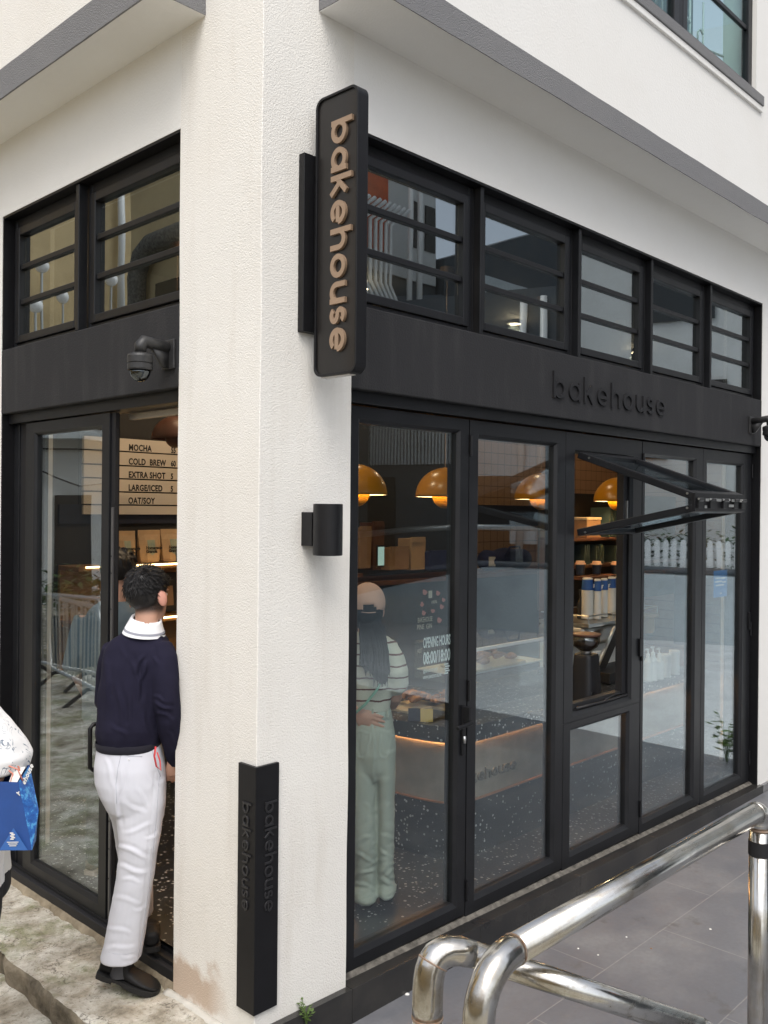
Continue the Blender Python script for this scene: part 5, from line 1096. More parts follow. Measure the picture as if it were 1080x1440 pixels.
sb = MB(); nb = [ering(P((xl+xr)/2, y, .02), HR, HF, (xr-xl)/2*K, b, 36) for y, xl, xr, b in ((892,171.5,232.5,.0700),(889.5,173,231.5,.0690),(887.5,176,229,.0640),(890,179,226,.058))]
sb.loft(nb, cap=False); part(sb, 'neck_rib', mat('navy_rib', (.010,.010,.016), .95), man, smooth=True)
hm = MB(); hm.loft([trow(1040, 136.3, 226, .1245), trow(1043.5, 135.6, 226.4, .1265), trow(1050, 136.6, 225.4, .123), trow(1052, 139, 223.6, .117), trow(1046, 142, 221, .105)], cap=False); part(hm, 'hem_rib', mat('navy_hem', (.012,.0115,.02), .95, bump=.6, bscale=160, bdist=.001), man, smooth=True)
# trousers
tr = MB()
tr.loft([trow(1040, 141, 224, .105), trow(1052, 137, 228, .118), trow(1075, 134.5, 231, .130), trow(1098, 135.5, 232.5, .134), trow(1115, 141, 232.5, .132), trow(1135, 152, 232, .120), trow(1150, 164, 230, .09)])
def leg(rows, e=.9): tr.loft([ering(P((a+b)/2, y, d), HR, HF, (b-a)/2*K, w, 30, e) for y, a, b, d, w in rows])
leg([(1095,160,232.4,.02,.10),(1125,161,232,.015,.105),(1158,166,227,.01,.100),(1185,168.5,223,.0,.096),(1205,168,219.5,.0,.094),(1232,165,216,.0,.092),(1258,160.5,212,.0,.090),(1300,152,206,.0,.088),(1330,146,200.5,.0,.086),(1343,142.5,198,.0,.085),(1347,143,198,.0,.085)])
leg([(1090,137,190,.06,.10),(1120,146,196,.10,.10),(1150,158,205,.18,.095),(1185,163,212,.27,.09),(1215,168,214,.32,.085),(1260,178,216,.40,.08),(1285,182,216,.43,.078)])
def trf(p, n):
    q = p-CAM; z = q.dot(FWD); px = 540+FOC*q.dot(RGT)/z; py = 720-FOC*q.dot(UPV)/z; d = 0
    d += .75*crease(px, py, ((166,1190,206,1206,3.0,.0052),(168,1219,204,1228,3.0,.0046),(172,1236,196,1240,2.6,.003),(206,1182,222,1172,2.4,.003),(176,1172,212,1160,3.0,.0034),
        (148,1068,160,1106,3.0,.0036),(163,1108,166,1162,2.6,.0065),(172,1082,166,1122,2.6,.003),(208,1086,226,1118,3,.0036),(192,1110,212,1140,3,.003),(176,1130,206,1146,3.4,.003),
        (160,1262,196,1270,3,.0024),(152,1304,184,1314,3,.0026),(148,1336,188,1331,3,.0026),(170,1345,192,1349,2.4,.002),(188,1282,207,1276,2.6,.002)))
    d += .0022*noise.noise(p*9)+.0010*noise.noise(p*24)
    seam = abs(px-(217-(py-1100)*.085)); d -= .0022*math.exp(-(seam/1.6)**2) if py > 1085 else 0
    return d
organic('trousers', tr, M['white_twill'], man, .0055, 4, trf)
def on_mesh(o, px, py, lift=.001):
    d = ray(px, py).normalized(); ok, loc, nor, i = o.ray_cast(CAM, d); return (loc-d*lift) if ok else dp(px, py, D0)
trs = [o for o in man.children if o.name.startswith('trousers')][0]; bpy.context.view_layer.update()
def seam(o, pts, r, m, name='seam'):
    q = []
    for (x0, y0), (x1, y1) in zip(pts, pts[1:]):
        n = max(2, int(math.dist((x0, y0), (x1, y1))/6))
        q += [on_mesh(o, x0+(x1-x0)*k/n, y0+(y1-y0)*k/n, r*.3) for k in range(n)]
    q.append(on_mesh(o, *pts[-1], r*.3)); part(MB().tube(q, r, 6), name, m, man, smooth=True)
sm_ = mat('twill_seam_shadow', (.42,.43,.49), .95)
seam(trs, [(224,1092),(220,1150),(214,1210),(207,1265),(199,1320),(193,1352)], .0011, sm_)
seam(trs, [(171,1058),(166,1080),(163,1104),(164,1130)], .0010, sm_)
seam(trs, [(214,1056),(219,1075),(226,1092)], .0016, sm_, 'pocket_edge')
seam(trs, [(145,1336),(160,1341),(178,1342),(196,1336)], .0009, sm_, 'hem_stitch')
seam(trs, [(165,1061),(180,1063),(200,1064)], .0016, sm_, 'pocket_edge')
# back pocket welt and button, phone lanyard
part(MB().lathe(on_mesh(trs, 181, 1068, .001), [(.0045, 0), (.0045, .002), (0, .0022)], 10, -HF), 'button', M['white_cotton'], man)
mb = MB(); mb.tube([P(219,1050,-.09), P(217,1064,-.095), P(220,1078,-.095), P(226,1083,-.09), P(225,1070,-.09), P(221,1058,-.09)], [.006]*6, 8, flat=.5); part(mb, 'lanyard', M['red'], man, smooth=True)
# shoes
hl = P(138, 1370, .0); tz = P(222, 1397, .0)
shoe(man, hl+HF*.0, tz, Z+HR*.0, .054, h=.168)
mb = MB(); mb.loft([ering(P(170, y, 0), HR, HF,   .046, .046) for y in (1340, 1370)]); part(mb, 'sock', mat('grey_sock', (.05,.05,.055), .9), man)
f0 = at(207, 1309, 'Z', 0.001); shoe(man, f0-Vector((.10,.20,0))*.95+Z*.0, f0+Vector((.03,.05,0)), Z, .050)
# ---------------------------------------------------------------- shopper in striped top (inside, seen from behind)
D1 = 4.508
def Q(x, y, d=0): return dp(x, y, D1+d)
K1 = D1/FOC
wyaw = YAW+R_(-4); wf = Vector((math.cos(wyaw), math.sin(wyaw), 0)); wr = Vector((math.sin(wyaw), -math.cos(wyaw), 0))
w0 = Q(528, 1266)
wom = thing('person', (w0.x, w0.y, 0), 'shopper in beige cap, striped top and pale green trousers with one hand on the hip', 'person')
bd = MB(); wh = Q(517, 856, .0); head(bd, wh, wr, wf, Z, .95)
bd.tube([Q(517,872), Q(518,900,.02)], [.045,.055], 14)
bd.loft([ering(Q(x, y, .02), HR, HF, a, b, 24) for x, y, a, b in ((518,893,.06,.05),(519,912,.115,.08),(520,960,.09,.07),(522,1000,.09,.07),(524,1050,.095,.08),(525,1085,.07,.07))])
bd.tube([Q(549,905,.02), Q(559,955,.0), Q(556,980,.04), Q(552,990,.14), Q(546,990,.26)], [.036,.036,.034,.030,.025], 12); hand(bd, Q(546,988,.26), HF+HR*.1, Z, -HR, .4, .92)
bd.tube([Q(489,905,.02), Q(476,962,-.06), Q(500,1004,-.07)], [.036,.033,.026], 12)
hand(bd, Q(500,1003,-.085), (HR*.9-Z*.34-HF*.1), Z, HF, .22, .98, thumb=-1)
bd.tube([Q(512,1060,.02), Q(512,1160,.0), Q(514,1255,.0)], [.06,.040,.035], 14); bd.tube([Q(540,1060,.02), Q(541,1160,.02), Q(543,1248,.02)], [.055,.038,.035], 14)
organic('body', bd, M['skin'], wom, .0048, 4); eyes(wh, wr, wf, Z, wom, .95)
def wrow(y, xl, xr, b, d=.02, e=.9): return ering(Q((xl+xr)/2, y, d), HR, HF, (xr-xl)/2*K1, b, 32, e)
to = MB(); to.loft([wrow(889,500,536,.055,.02,1), wrow(895,489,549,.085), wrow(903,485,552,.095), wrow(925,485,551,.105), wrow(950,487,550,.108), wrow(975,489,550,.108), wrow(990,490,550,.110), wrow(998,490,549,.110), wrow(1001,493,546,.10)])
to.tube([Q(544,905,.02), Q(553,925,.0), Q(558,945,-.02), Q(559,960,.0), Q(554,970,.05)], [.045,.052,.058,.056,.044], 18)
to.tube([Q(491,905,.02), Q(483,930,-.02), Q(481,955,-.05)], [.05,.054,.05], 18)
organic('striped_shirt', to, M['striped'], wom, .009, 5, lambda p, n: .007*noise.noise(Vector((p.x*8, p.y*8, p.z*7)))+.0035*noise.noise(p*22))
pt = MB(); pt.loft([wrow(990,492,547,.10), wrow(1003,490,551,.115), wrow(1030,488,556,.132), wrow(1055,488,557,.136), wrow(1080,492,556,.115), wrow(1092,500,550,.09)])
for rows in ([(1050,488,528,.02,.12),(1085,490,529,.015,.11),(1130,493,529.5,.01,.095),(1180,496,530,.0,.086),(1220,499,529.5,.0,.080),(1238,499,530,.0,.080),(1250,495,530,-.02,.09),(1258,497,531.5,-.03,.10),(1263,499,530,-.03,.09)],
             [(1050,524,557,.02,.12),(1085,528,556,.02,.11),(1130,529,555,.02,.095),(1180,530,554.5,.02,.083),(1220,531,554,.0,.078),(1236,531.5,554,.01,.078),(1246,529,556.5,.0,.09),(1252,530,557,-.01,.098),(1256,532,555,-.01,.09)]):
    pt.loft([ering(Q((a+b)/2, y, d), HR, HF, (b-a)/2*K1, w, 28, .9) for y, a, b, d, w in rows])
def ptf(p, n):
    q = p-CAM; z = q.dot(FWD); py = 720-FOC*q.dot(UPV)/z; px = 540+FOC*q.dot(RGT)/z
    d = crease(px, py, ((500,1200,526,1212,2.2,.006),(526,1222,500,1232,2.2,.006),(499,1243,528,1250,2.4,.007),(533,1195,553,1206,2.2,.005),(553,1214,534,1224,2.2,.006),(532,1236,556,1244,2.4,.008),(505,1180,525,1176,2.2,.004),(535,1172,552,1180,2.2,.004),(506,1092,520,1102,3,.002),(524,1022,525,1090,2.0,.004),(525,1092,527,1130,2.4,.006),(532,1100,550,1094,3,.0022),(499,1030,519,1030,1.6,.003),(501,1030,503,1062,1.6,.003),(519,1030,517,1062,1.6,.003),(503,1062,510,1068,1.6,.003),(510,1068,517,1062,1.6,.003),(532,1030,551,1028,1.6,.003),(532,1030,534,1062,1.6,.003),(551,1030,549,1060,1.6,.003),(534,1062,541,1067,1.6,.003),(541,1067,549,1060,1.6,.003),(512,1130,524,1142,2.4,.003),(534,1140,551,1132,2.4,.003)))
    return d+.003*noise.noise(p*9)+min(1, max(0, (py-1100)/110))*.0035*(1-abs(noise.noise(Vector((px*.05, py*.12+px*.05, 2))))*3)
organic('trousers', pt, M['mint'], wom, .0068, 5, ptf)
st_ = MB(); hr_ = MB(); hr_.ell(wh-Z*.01-wf*.02, wr*.080, wf*.085, Z*.10, 20, 14)
for i in range(70):
    rn = random.Random(i); x = 509+rn.uniform(0, 34); w_ = rn.uniform(-2, 4); yb_ = 955+rn.uniform(-30, 8) if 526 < x < 548 else 930+rn.uniform(-20, 25)
    dd = -.115+rn.uniform(-.012, .012); hr_.tube([Q(517+(x-520)*.5, 862, -.055), Q(512+(x-512)*.85, 888, -.085), Q(x, 915, dd-.004), Q(x+w_, 938, dd-.012), Q(x+w_*1.2, yb_, dd-.008)], [.012,.013,.012,.009,.002], 6)
for i in range(150):
    rn = random.Random(100+i); x = 507+rn.uniform(0, 38); yb_ = (958 if x > 524 else 925)+rn.uniform(-28, 12); dd = -.130+rn.uniform(-.016, .008); w_ = rn.uniform(-3, 5)
    st_.tube([Q(515+(x-522)*.55, 868, -.075), Q(513+(x-515)*.85, 892, -.105), Q(x+rn.uniform(-1, 1), 916, dd), Q(x+w_*.6, 936, dd-.004), Q(x+w_, yb_, dd)], [.005,.0055,.005,.004,.0008], 5)
for k in range(14): hr_.tube([Q(524+k*1.1, 880, -.075), Q(530+k, 915, -.135), Q(533+k*.85, 945, -.14), Q(535+k*.55, 962, -.13)], [.012,.012,.011,.003], 6)
organic('hair', hr_, M['long_hair'], wom, .0045, 1); part(st_, 'hair_strands', M['long_hair'], wom, smooth=True)
cp = MB(); pr = [(math.cos(R_(a)), math.sin(R_(a))) for a in range(-14, 91, 8)]
cc = wh+Z*.030; tl = (Z+wf*-.16).normalized(); cu_ = (wr.cross(tl)).normalized(); cu_ = -cu_ if cu_.dot(wf) < 0 else cu_
cp.loft([[cc+wr*.088*q*math.cos(2*math.pi*k/40)+cu_*.106*q*math.sin(2*math.pi*k/40)+tl*.100*h for k in range(40)] for q, h in pr[:-1]]+[[cc+tl*.1+wr*.004*math.cos(2*math.pi*k/40)+cu_*.004*math.sin(2*math.pi*k/40) for k in range(40)]], cap=False)
co = cp.build('cap', M['cap'], wom, smooth=True)
bm = bmesh.new(); bm.from_mesh(co.data); hole = cc-cu_*.100-tl*.004+wr*.014; bmesh.ops.delete(bm, geom=[f for f in bm.faces if (Vector((( f.calc_center_median()-hole).dot(wr)/.034, (f.calc_center_median()-hole).dot(tl)/.024, 0))).length < 1 and (f.calc_center_median()-cc).dot(cu_) < 0], context='FACES'); bm.to_mesh(co.data); bm.free()
so = co.modifiers.new('s', 'SOLIDIFY'); so.thickness = .003
mb = MB(); mb.loft([[cc+wr*.08*x+cu_*(.09+.075*(1-x*x)*t)-tl*(.018+.02*t+.012*x*x) for x in (-1,-.7,-.35,0,.35,.7,1)] for t in (0, .5, 1)], cap=False, closed=False); vz = mb.build('visor', M['cap'], co, smooth=True); vz.modifiers.new('s', 'SOLIDIFY').thickness = .004
mb = MB(); mb.tube([hole+wr*.034-cu_*.002-tl*.016, hole-cu_*.008-tl*.018, hole-wr*.034-tl*.016-cu_*.002], .006, 8, flat=.4); mb.build('cap_strap', M['cap'], co, smooth=True)
mb = MB(); mb.tube([Q(541,896,-.09), Q(545,915,-.112), Q(541,945,-.118), Q(530,970,-.125), Q(514,990,-.125), Q(498,1004,-.12)], .009, 8, flat=.3); part(mb, 'bag_strap', M['mint_strap'], wom, smooth=True)
for px, py, d in ((514,1268,0),(544,1260,.02)):
    p = at(px, py, 'Z', .0); shoe(wom, p-wf*.07+Z*.001, p+wf*.17+Z*.001, Z, .045)
mb = MB(); mb.loft([wrow(996,492.5,549.5,.1085,.02,.9), wrow(998,491.8,550,.112), wrow(1007,490.2,551.8,.118), wrow(1008,491.5,550.5,.113)], cap=False); part(mb, 'waistband', mat('mint_waistband', (.46,.53,.46), .9), wom, smooth=True)
mb = MB()
for x in (503, 524, 545): mb.obox(Q(x, 1003, -.100+.0012*abs(x-522)), HR, Z, HF, .005, .020, .003)
part(mb, 'belt_loops', M['mint'], wom)
# ---------------------------------------------------------------- generic figure (partly hidden people)
def figure(name_label, base, yaw, h, top, bottom, shoe_m, hairm, sole_m=None, group=None, arms=None, long_sleeve=False, extra=None):
    t = thing('person', base, name_label, 'person', group); b = Vector(base); f = Vector((math.cos(yaw), math.sin(yaw), 0)); r = Vector((math.sin(yaw), -math.cos(yaw), 0)); s = h/1.75
    J = lambda x, y, z: b+(r*x+f*y+Z*z)*s
    hd = J(0, .03, 1.62); bd = MB(); head(bd, hd, r, f, Z, s); bd.tube([J(0,.01,1.56), J(0,0,1.42)], [.052*s,.06*s], 14)
    bd.loft([ering(J(0, y, z), r, f, a*s, c*s, 24) for y, z, a, c in ((0,1.44,.08,.06),(0,1.38,.15,.09),(0,1.2,.145,.10),(0,1.02,.125,.095),(0,.9,.14,.105),(0,.82,.10,.09))])
    A = arms or {-1: [(-.19,0,1.38),(-.25,-.02,1.10),(-.24,.12,.88)], 1: [(.19,0,1.38),(.25,-.02,1.10),(.24,.12,.88)]}
    for q, pts in A.items():
        pts = [J(*p) for p in pts]; bd.tube(pts, [.042*s,.037*s,.028*s], 12); hand(bd, pts[2], (pts[2]-pts[1]), f, -r*q, .7, s, thumb=q)
    for q in (-1, 1): bd.tube([J(.09*q,0,.86), J(.10*q,.02,.46), J(.105*q,-.01,.08)], [.08*s,.055*s,.042*s], 14)
    organic('body', bd, M['skin'], t, .009, 4); eyes(hd, r, f, Z, t, s)
    tp = MB(); tp.loft([ering(J(0, y, z), r, f, a*s, c*s, 28, .9) for y, z, a, c in ((.0,1.47,.075,.065),(0,1.42,.15,.09),(0,1.37,.185,.112),(0,1.2,.18,.128),(0,1.02,.175,.125),(0,.84,.18,.13),(0,.82,.17,.12))])
    for q, pts in A.items():
        pts = [J(*p) for p in pts]; e = pts[1]+(pts[2]-pts[1])*(.85 if long_sleeve else .1); tp.tube([pts[0], pts[0].lerp(pts[1], .5), pts[1], e], [.062*s,.064*s,.066*s if long_sleeve else .058*s,.056*s], 16)
    organic('shirt', tp, top, t, .011, 4, lambda p, n: .007*noise.noise(p*8)+.003*noise.noise(p*22))
    tr_ = MB(); tr_.loft([ering(J(0, 0, z), r, f, a*s, c*s, 28, .9) for z, a, c in ((.95,.14,.11),(.88,.165,.125),(.80,.16,.12),(.74,.11,.10))])
    for q in (-1, 1): tr_.loft([ering(J(.088*q, y, z), r, f, a*s, c*s, 22) for y, z, a, c in ((0,.84,.085,.11),(.015,.48,.075,.08),(0,.10,.066,.07),(0,.06,.066,.072))])
    organic('trousers', tr_, bottom, t, .012, 3, lambda p, n: .006*noise.noise(Vector((p.x*6, p.y*6, p.z*16))))
    for q in (-1, 1): shoe(t, J(.105*q,-.06,.001), J(.115*q,.19,.001), Z, .048*s, m=shoe_m, ms=sole_m)
    hb = MB(); hb.ell(hd+Z*.035*s-f*.012*s, r*.086*s, f*.104*s, Z*.095*s, 22, 14); hair_tufts(hb, hd+Z*.02, r, f, Z, 160, s, 8); organic('hair', hb, hairm, t, .007, 1)
    return t, J
p = at(205, 1262, 'Z', 0)
c_ = dp(160, 1250, 4.75)
figure('dark haired person in grey top standing just inside behind the door leaf', (c_.x+.02, c_.y+.05, 0), YAW-R_(20), 1.71, M['grey_tee'], mat('dark_trousers', (.015,.014,.016), .9), mat('tan_trainer', (.12,.08,.05), .7), M['hair'], mat('pale_trainer_sole', (.45,.36,.28), .8))
# shopper with patterned sleeve at the left edge
c_ = dp(-58, 1300, 3.25); yl = YAW+R_(150)
s_l = 1.72/1.75
fb = Vector((math.cos(yl), math.sin(yl), 0)); rb_ = Vector((math.sin(yl), -math.cos(yl), 0)); base_l = Vector((c_.x, c_.y, -.225))
def toJ(p): v = (Vector(p)-base_l)/s_l; return (v.dot(rb_), v.dot(fb), v.z)
hand_p = dp(-6, 1096, 3.12); elb = dp(6, 1062, 3.18); shl = dp(-62, 965, 3.22)
lp, JL = figure('shopper in white doodle print top at the left edge carrying a blue bag', base_l, yl, 1.72, M['doodle'], mat('black_shorts', (.012,.012,.013), .9), M['shoe'], M['hair'], arms={-1: [toJ(shl), toJ(elb), toJ(hand_p)], 1: [(.19,0,1.38),(.24,-.02,1.10),(.22,.10,.9)]})
mb = MB(); mb.loft([ering(dp(x, y, 3.19), HR, HF, a*3.19/FOC, b, 24, .85) for x, y, a, b in ((-66,952,30,.08),(-38,1000,34,.10),(-12,1037,40,.11),(0,1062,42,.115),(0,1081,37,.11),(-2,1086,22,.07))])
organic('wide_sleeve', mb, M['doodle'], lp, .008, 4, lambda p, n: .006*noise.noise(p*10)+.003*noise.noise(p*24))
mb = MB(); mb.loft([ering(dp(x, y, 3.27), HR, HF, a*3.27/FOC, b, 24, .85) for x, y, a, b in ((-50,1060,44,.12),(-45,1110,46,.13),(-42,1180,49,.135),(-40,1230,50,.14),(-40,1235,47,.13))])
organic('long_shirt_hem', mb, mat('white_linen', (.70,.69,.66), .9), lp, .01, 4, lambda p, n: .006*noise.noise(p*8))
mb = MB(); mb.loft([ering(dp(x, y, 3.27), HR, HF, a*3.27/FOC, b, 20, .9) for x, y, a, b in ((-38,1225,49,.13),(-37,1250,48,.13),(-38,1262,44,.12))])
organic('shorts_hem', mb, mat('black_hem', (.010,.010,.011), .9), lp, .01, 3)
# blue bag
DB = 3.10
def B(x, y, d=0): return dp(x, y, DB+d)
bag = thing('paper_bag', B(20, 1195), 'blue printed paper carrier bag held by the shopper at the left edge', 'carrier bag')
a0, a1, a2 = B(-34, 1196, -.06), B(45, 1195, -.08), B(50, 1183, .08)            # bottom: left-front, right-front, right-back
t0, t1, t2 = B(-28, 1098, .0), B(26, 1100, -.02), B(41, 1076, .09); a3 = a0+(a2-a1); t3 = t0+(t2-t1)
mid = B(54, 1140, .0)
mb = MB(); mb.add([a0, a1, t1, t0], [(0,1,2,3)]); mb.add([a3, a0, t0, t3], [(0,1,2,3)]); mb.add([a2, a3, t3, t2], [(0,1,2,3)]); mb.add([a0, a3, a2, a1], [(0,1,2,3)]); f1 = mb.build('front_panel', M['blue_bag'], None); attach(f1, bag); f1.modifiers.new('s', 'SOLIDIFY').thickness = .0012
mb = MB(); mr_ = (a1+t1)/2; mb.add([a1, mid, a2], [(0,1,2)]); mb.add([a1, t1, mid], [(0,1,2)]); mb.add([t1, t2, mid], [(0,1,2)]); mb.add([t2, a2, mid], [(0,1,2)]); g1 = mb.build('gusset', M['blue_print'], None); attach(g1, bag); g1.modifiers.new('s', 'SOLIDIFY').thickness = .0012
pn = (t1-a1).normalized(); pu = (a1-a0).normalized(); pv = (Z-pu*pu.dot(Z)).normalized(); nn = pu.cross(pv); nn = -nn if nn.dot(FWD) > 0 else nn
mb = MB(); cpt = B(20, 1174, -.075)+nn*.012
for i, (a, b) in enumerate(((-.008,.004),(-.004,.009),(-.008,.005),(-.004,.009),(-.008,.004))): mb.obox(cpt+pu*((a+b)/2)+pv*(.010-.005*i), pu, pv, nn, (b-a)/2, .0019, .0004)
for i in range(3): mb.obox(cpt-pv*(.020+.006*i), pu, pv, nn, .020-.004*i, .0012, .0004)
q = mb.build('emblem', M['white_paper'], None); attach(q, bag)
mb = MB(); mb.add([B(0,1195,-.082), B(40,1195,-.084), B(20,1164,-.072)], [(0,1,2)]); q = mb.build('bottom_flap', mat('blue_flap', (.03,.11,.34), .55), None); attach(q, bag); q.location = nn*.004; q.modifiers.new('s', 'SOLIDIFY').thickness = .001
mb = MB(); mb.add([B(10,1107,-.01), B(24,1100,-.018), B(36,1078,.05), B(22,1080,.04), B(16,1090,.0)], [(0,1,2,3,4)]); q = mb.build('tissue_liner', M['white_paper'], None); attach(q, bag); q.modifiers.new('s', 'SOLIDIFY').thickness = .001
gu = (t2-t1).normalized(); gd = (B(54,1130)-t2).normalized(); wv = ((t2+t1)/2)
u_ = (B(45,1082,.08)-B(27,1122,-.02)).normalized(); gn = u_.cross((a1-t1).normalized()).normalized(); gn = -gn if gn.dot(FWD) > 0 else gn; gv = gn.cross(u_); gv = gv if gv.z > 0 else -gv
mb = MB(); wordmark(mb, B(27,1120,-.03)+gn*.004, u_, gv, gn, .0135, .0006, w=.26, asc=1.38, gap=.14); q = mb.build('lettering', M['white_paper'], None); attach(q, bag)
mb = MB(); mb.tube([B(14,1106,-.01), B(18,1088,.0), B(8,1080,.01), B(-6,1092,.0)], .0028, 8); mb.tube([B(30,1090,.03), B(26,1078,.03), B(12,1072,.02), B(-6,1090,.01)], .0028, 8); mb.tube([B(32,1098,.0), B(25,1082,.0), B(10,1076,.0), B(-6,1092,.0)], .0025, 8)
q = mb.build('handle', mat('coral_rope', (.62,.22,.16), .7), None, smooth=True); attach(q, bag)
# ================================================================ STREET BEHIND THE CAMERA (seen in the glass)
def wall_along(p, q, z0, z1, th): 
    p, q = Vector(p), Vector(q); d = (q-p).normalized(); n = Vector((-d.y, d.x)); return [tuple(p), tuple(q), tuple(q+n*th), tuple(p+n*th)]
def extr(mb, poly, z0, z1): return mb.prism(poly, (0, 0, 0), X_, Y_, Z, z0, z1)
A0, A1 = (9.6, -11.0), (12.9, -1.4)
dv = (Vector(A1)-Vector(A0)).normalized(); nv = Vector((dv.y, -dv.x))        # away from the shop
V3 = lambda p, z: Vector((p[0], p[1], z))
lerp = lambda t, off=0: Vector(A0)+(Vector(A1)-Vector(A0))*t+nv*off
rw = thing('retaining_wall', (11, -6, -.2), 'long weathered grey retaining wall across the street, topped by a pipe', 'wall')
mb = MB(); N0 = (.0, .35, .40, 1.0); T0 = (-.1, .80, .90, .90)
for t0_, t1_, z0_, z1_ in zip(N0, N0[1:], T0, T0[1:]):
    A_, B_ = lerp(t0_), lerp(t1_); C_, D_ = lerp(t1_, .35), lerp(t0_, .35)
    mb.add([V3(A_,-.42),V3(B_,-.42),V3(C_,-.42),V3(D_,-.42),V3(A_,z0_),V3(B_,z1_),V3(C_,z1_),V3(D_,z0_)], [(3,2,1,0),(4,5,6,7),(0,1,5,4),(1,2,6,5),(2,3,7,6),(3,0,4,7)])
part(mb, 'wall', M['grey_wall'], rw)
part(MB().tube([V3(lerp(0, .1), .35), V3(lerp(.37, .1), .97), V3(lerp(1, .1), .97)], .055, 14), 'pipe', M['grey_pipe'], rw, smooth=True)
part(MB().tube([V3(lerp(0, .12), 1.32), V3(lerp(.34, .12), 1.64), V3(lerp(.56, .12), 1.64)], .055, 14), 'pipe', M['galv'], rw, smooth=True)
fn = thing('picket_fence', V3(lerp(.7), .9), 'white picket fence with rounded pales standing on the grey wall', 'fence')
mb = MB(); n = 30
for i in range(n):
    c = lerp(.60+.40*i/(n-1), .18); mb.prism([(-.044,0),(.044,0),(.044,.39),(.026,.435),(0,.45),(-.026,.435),(-.044,.39)], V3(c, 1.03), V3(dv, 0), Z, -V3(nv, 0), 0, .018)
part(mb, 'pales', M['fence_paint'], fn)
for z in (1.12, 1.33): part(MB().obox(V3(lerp(.80, .21), z), V3(dv, 0), Z, V3(nv, 0), 2.05, .025, .012), 'rail', M['fence_paint'], fn)
hg = MB(); rnd = random.Random(5)
for i in range(1500):
    c = lerp(rnd.uniform(.60, 1), rnd.uniform(.26, .6)); z = 1.0+abs(rnd.gauss(.32, .18)); a = rnd.uniform(0, 6.28); d = Vector((math.cos(a), math.sin(a), rnd.uniform(-.5, .7))).normalized(); L = rnd.uniform(.08, .17); s_ = d.cross(Z).normalized()*L*.24; p = V3(c, z); hg.add([p, p+d*L*.5+s_, p+d*L, p+d*L*.5-s_], [(0,1,2,3)])
o = hg.build('hedge', M['leaf_dark']); tag(o, 'leafy green hedge growing behind the white picket fence', 'hedge')
ob = thing('white_house', V3(lerp(.8, 2), 0), 'pale house with tiled band behind the picket fence across the street', 'building')
part(extr(MB(), wall_along(lerp(.50, 1.6), lerp(1.5, 1.6), 0, 0, -4), -.4, 10.5), 'wall', M['pale_wall'], ob)
for t, z0_, z1_ in ((.70, 5.4, 6.6), (.95, 5.5, 6.3), (1.2, 5.2, 6.6)): part(MB().obox(V3(lerp(t, 1.58), (z0_+z1_)/2), V3(dv, 0), Z, V3(nv, 0), .7, (z1_-z0_)/2, .03), 'window', M['dark_void'], ob)
part(extr(MB(), wall_along(lerp(.86, 1.57), lerp(1.4, 1.57), 0, 0, -.02), 2.0, 5.2), 'tile_band', M['white_tile'], ob)
for t in (.56, .66, .76): part(MB().obox(V3(lerp(t, 1.58), 3.6), V3(dv, 0), Z, V3(nv, 0), .3, .7, .03), 'window', M['dark_void'], ob)
db = thing('dark_house', V3(lerp(.1, 2), 0), 'dark grey house with ribbed shutter and white pipes across the street', 'building')
part(extr(MB(), wall_along(lerp(-.9, 1.4), lerp(.49, 1.4), 0, 0, -4), -.4, 6.2), 'wall', M['dark_build'], db)
mb = MB()
for i in range(40): mb.obox(V3(lerp(.02+.28*i/39, 1.36), 3.3), V3(dv, 0), Z, V3(nv, 0), .022, .45, .02)
part(mb, 'shutter', M['pale_wall'], db)
for t in (-.3, .12, .36): part(MB().obox(V3(lerp(t, 1.36), 1.7), V3(dv, 0), Z, V3(nv, 0), .5, .9, .03), 'opening', M['dark_void'], db)
for t in (.33, .43, .47): part(MB().tube([V3(lerp(t, 1.30), .9), V3(lerp(t, 1.30), 6.0)], .07, 12), 'pipe', M['white_pvc'], db, smooth=True)
part(MB().obox(V3(lerp(.40, 1.37), 2.8), V3(dv, 0), Z, V3(nv, 0), .9, 1.5, .03), 'grey_panel', M['grey_wall'], db)
# tall neighbour whose pipes show in the first transom
nb = thing('pipe_house', (10, -10, 0), 'tall house with bent white pipes and an orange tarpaulin across the street', 'building')
part(MB().box(4.5, 13.25, -11.4, -10.4, -.4, 10.5), 'wall', M['dark_build'], nb)
part(MB().box(10.9, 13.2, -10.395, -10.35, 6.9, 10.4), 'upper_wall', M['pale_wall'], nb)
for x in (12.35, 12.85): part(MB().box(x, x+.3, -10.36, -10.32, 7.6, 8.6), 'window', M['dark_void'], nb)
mb = MB()
for i in range(9):
    x = 10.05+.15*i; mb.tube([(x+.55, -9.9, 5.6), (x+.4, -9.9, 6.0), (x+.02, -9.9, 6.5), (x+.02, -9.9, 7.7), (x+.5, -9.8, 8.1)], .042, 8)
for x in (11.9, 12.2): mb.tube([(x, -9.9, 4.0), (x, -9.9, 10.3)], .06, 10)
part(mb, 'pipes', M['white_pvc'], nb, smooth=True)
part(MB().box(9.0, 11.6, -10.34, -10.30, 7.3, 9.2), 'tarpaulin', M['orange'], nb); part(MB().box(10.2, 11.2, -9.9, -9.3, 5.2, 5.9), 'vent_unit', M['pale_wall'], nb, bevel=.03)
part(MB().add([(11.7,-10.2,6.4),(13.2,-10.2,6.7),(13.2,-9.3,6.2),(11.7,-9.3,5.9)], [(0,1,2,3)]), 'awning', M['dark_build'], nb)
gb = thing('grey_gable_house', (17, -10.5, 0), 'grey gabled house beyond the pipe covered house across the street', 'building')
part(MB().prism([(13.3,-.4),(24,-.4),(24,11.5),(18.2,9.4),(13.3,7.5)], (0, -10.2, 0), X_, Z, -Y_, 0, 1.0), 'wall', M['dark_build'], gb)
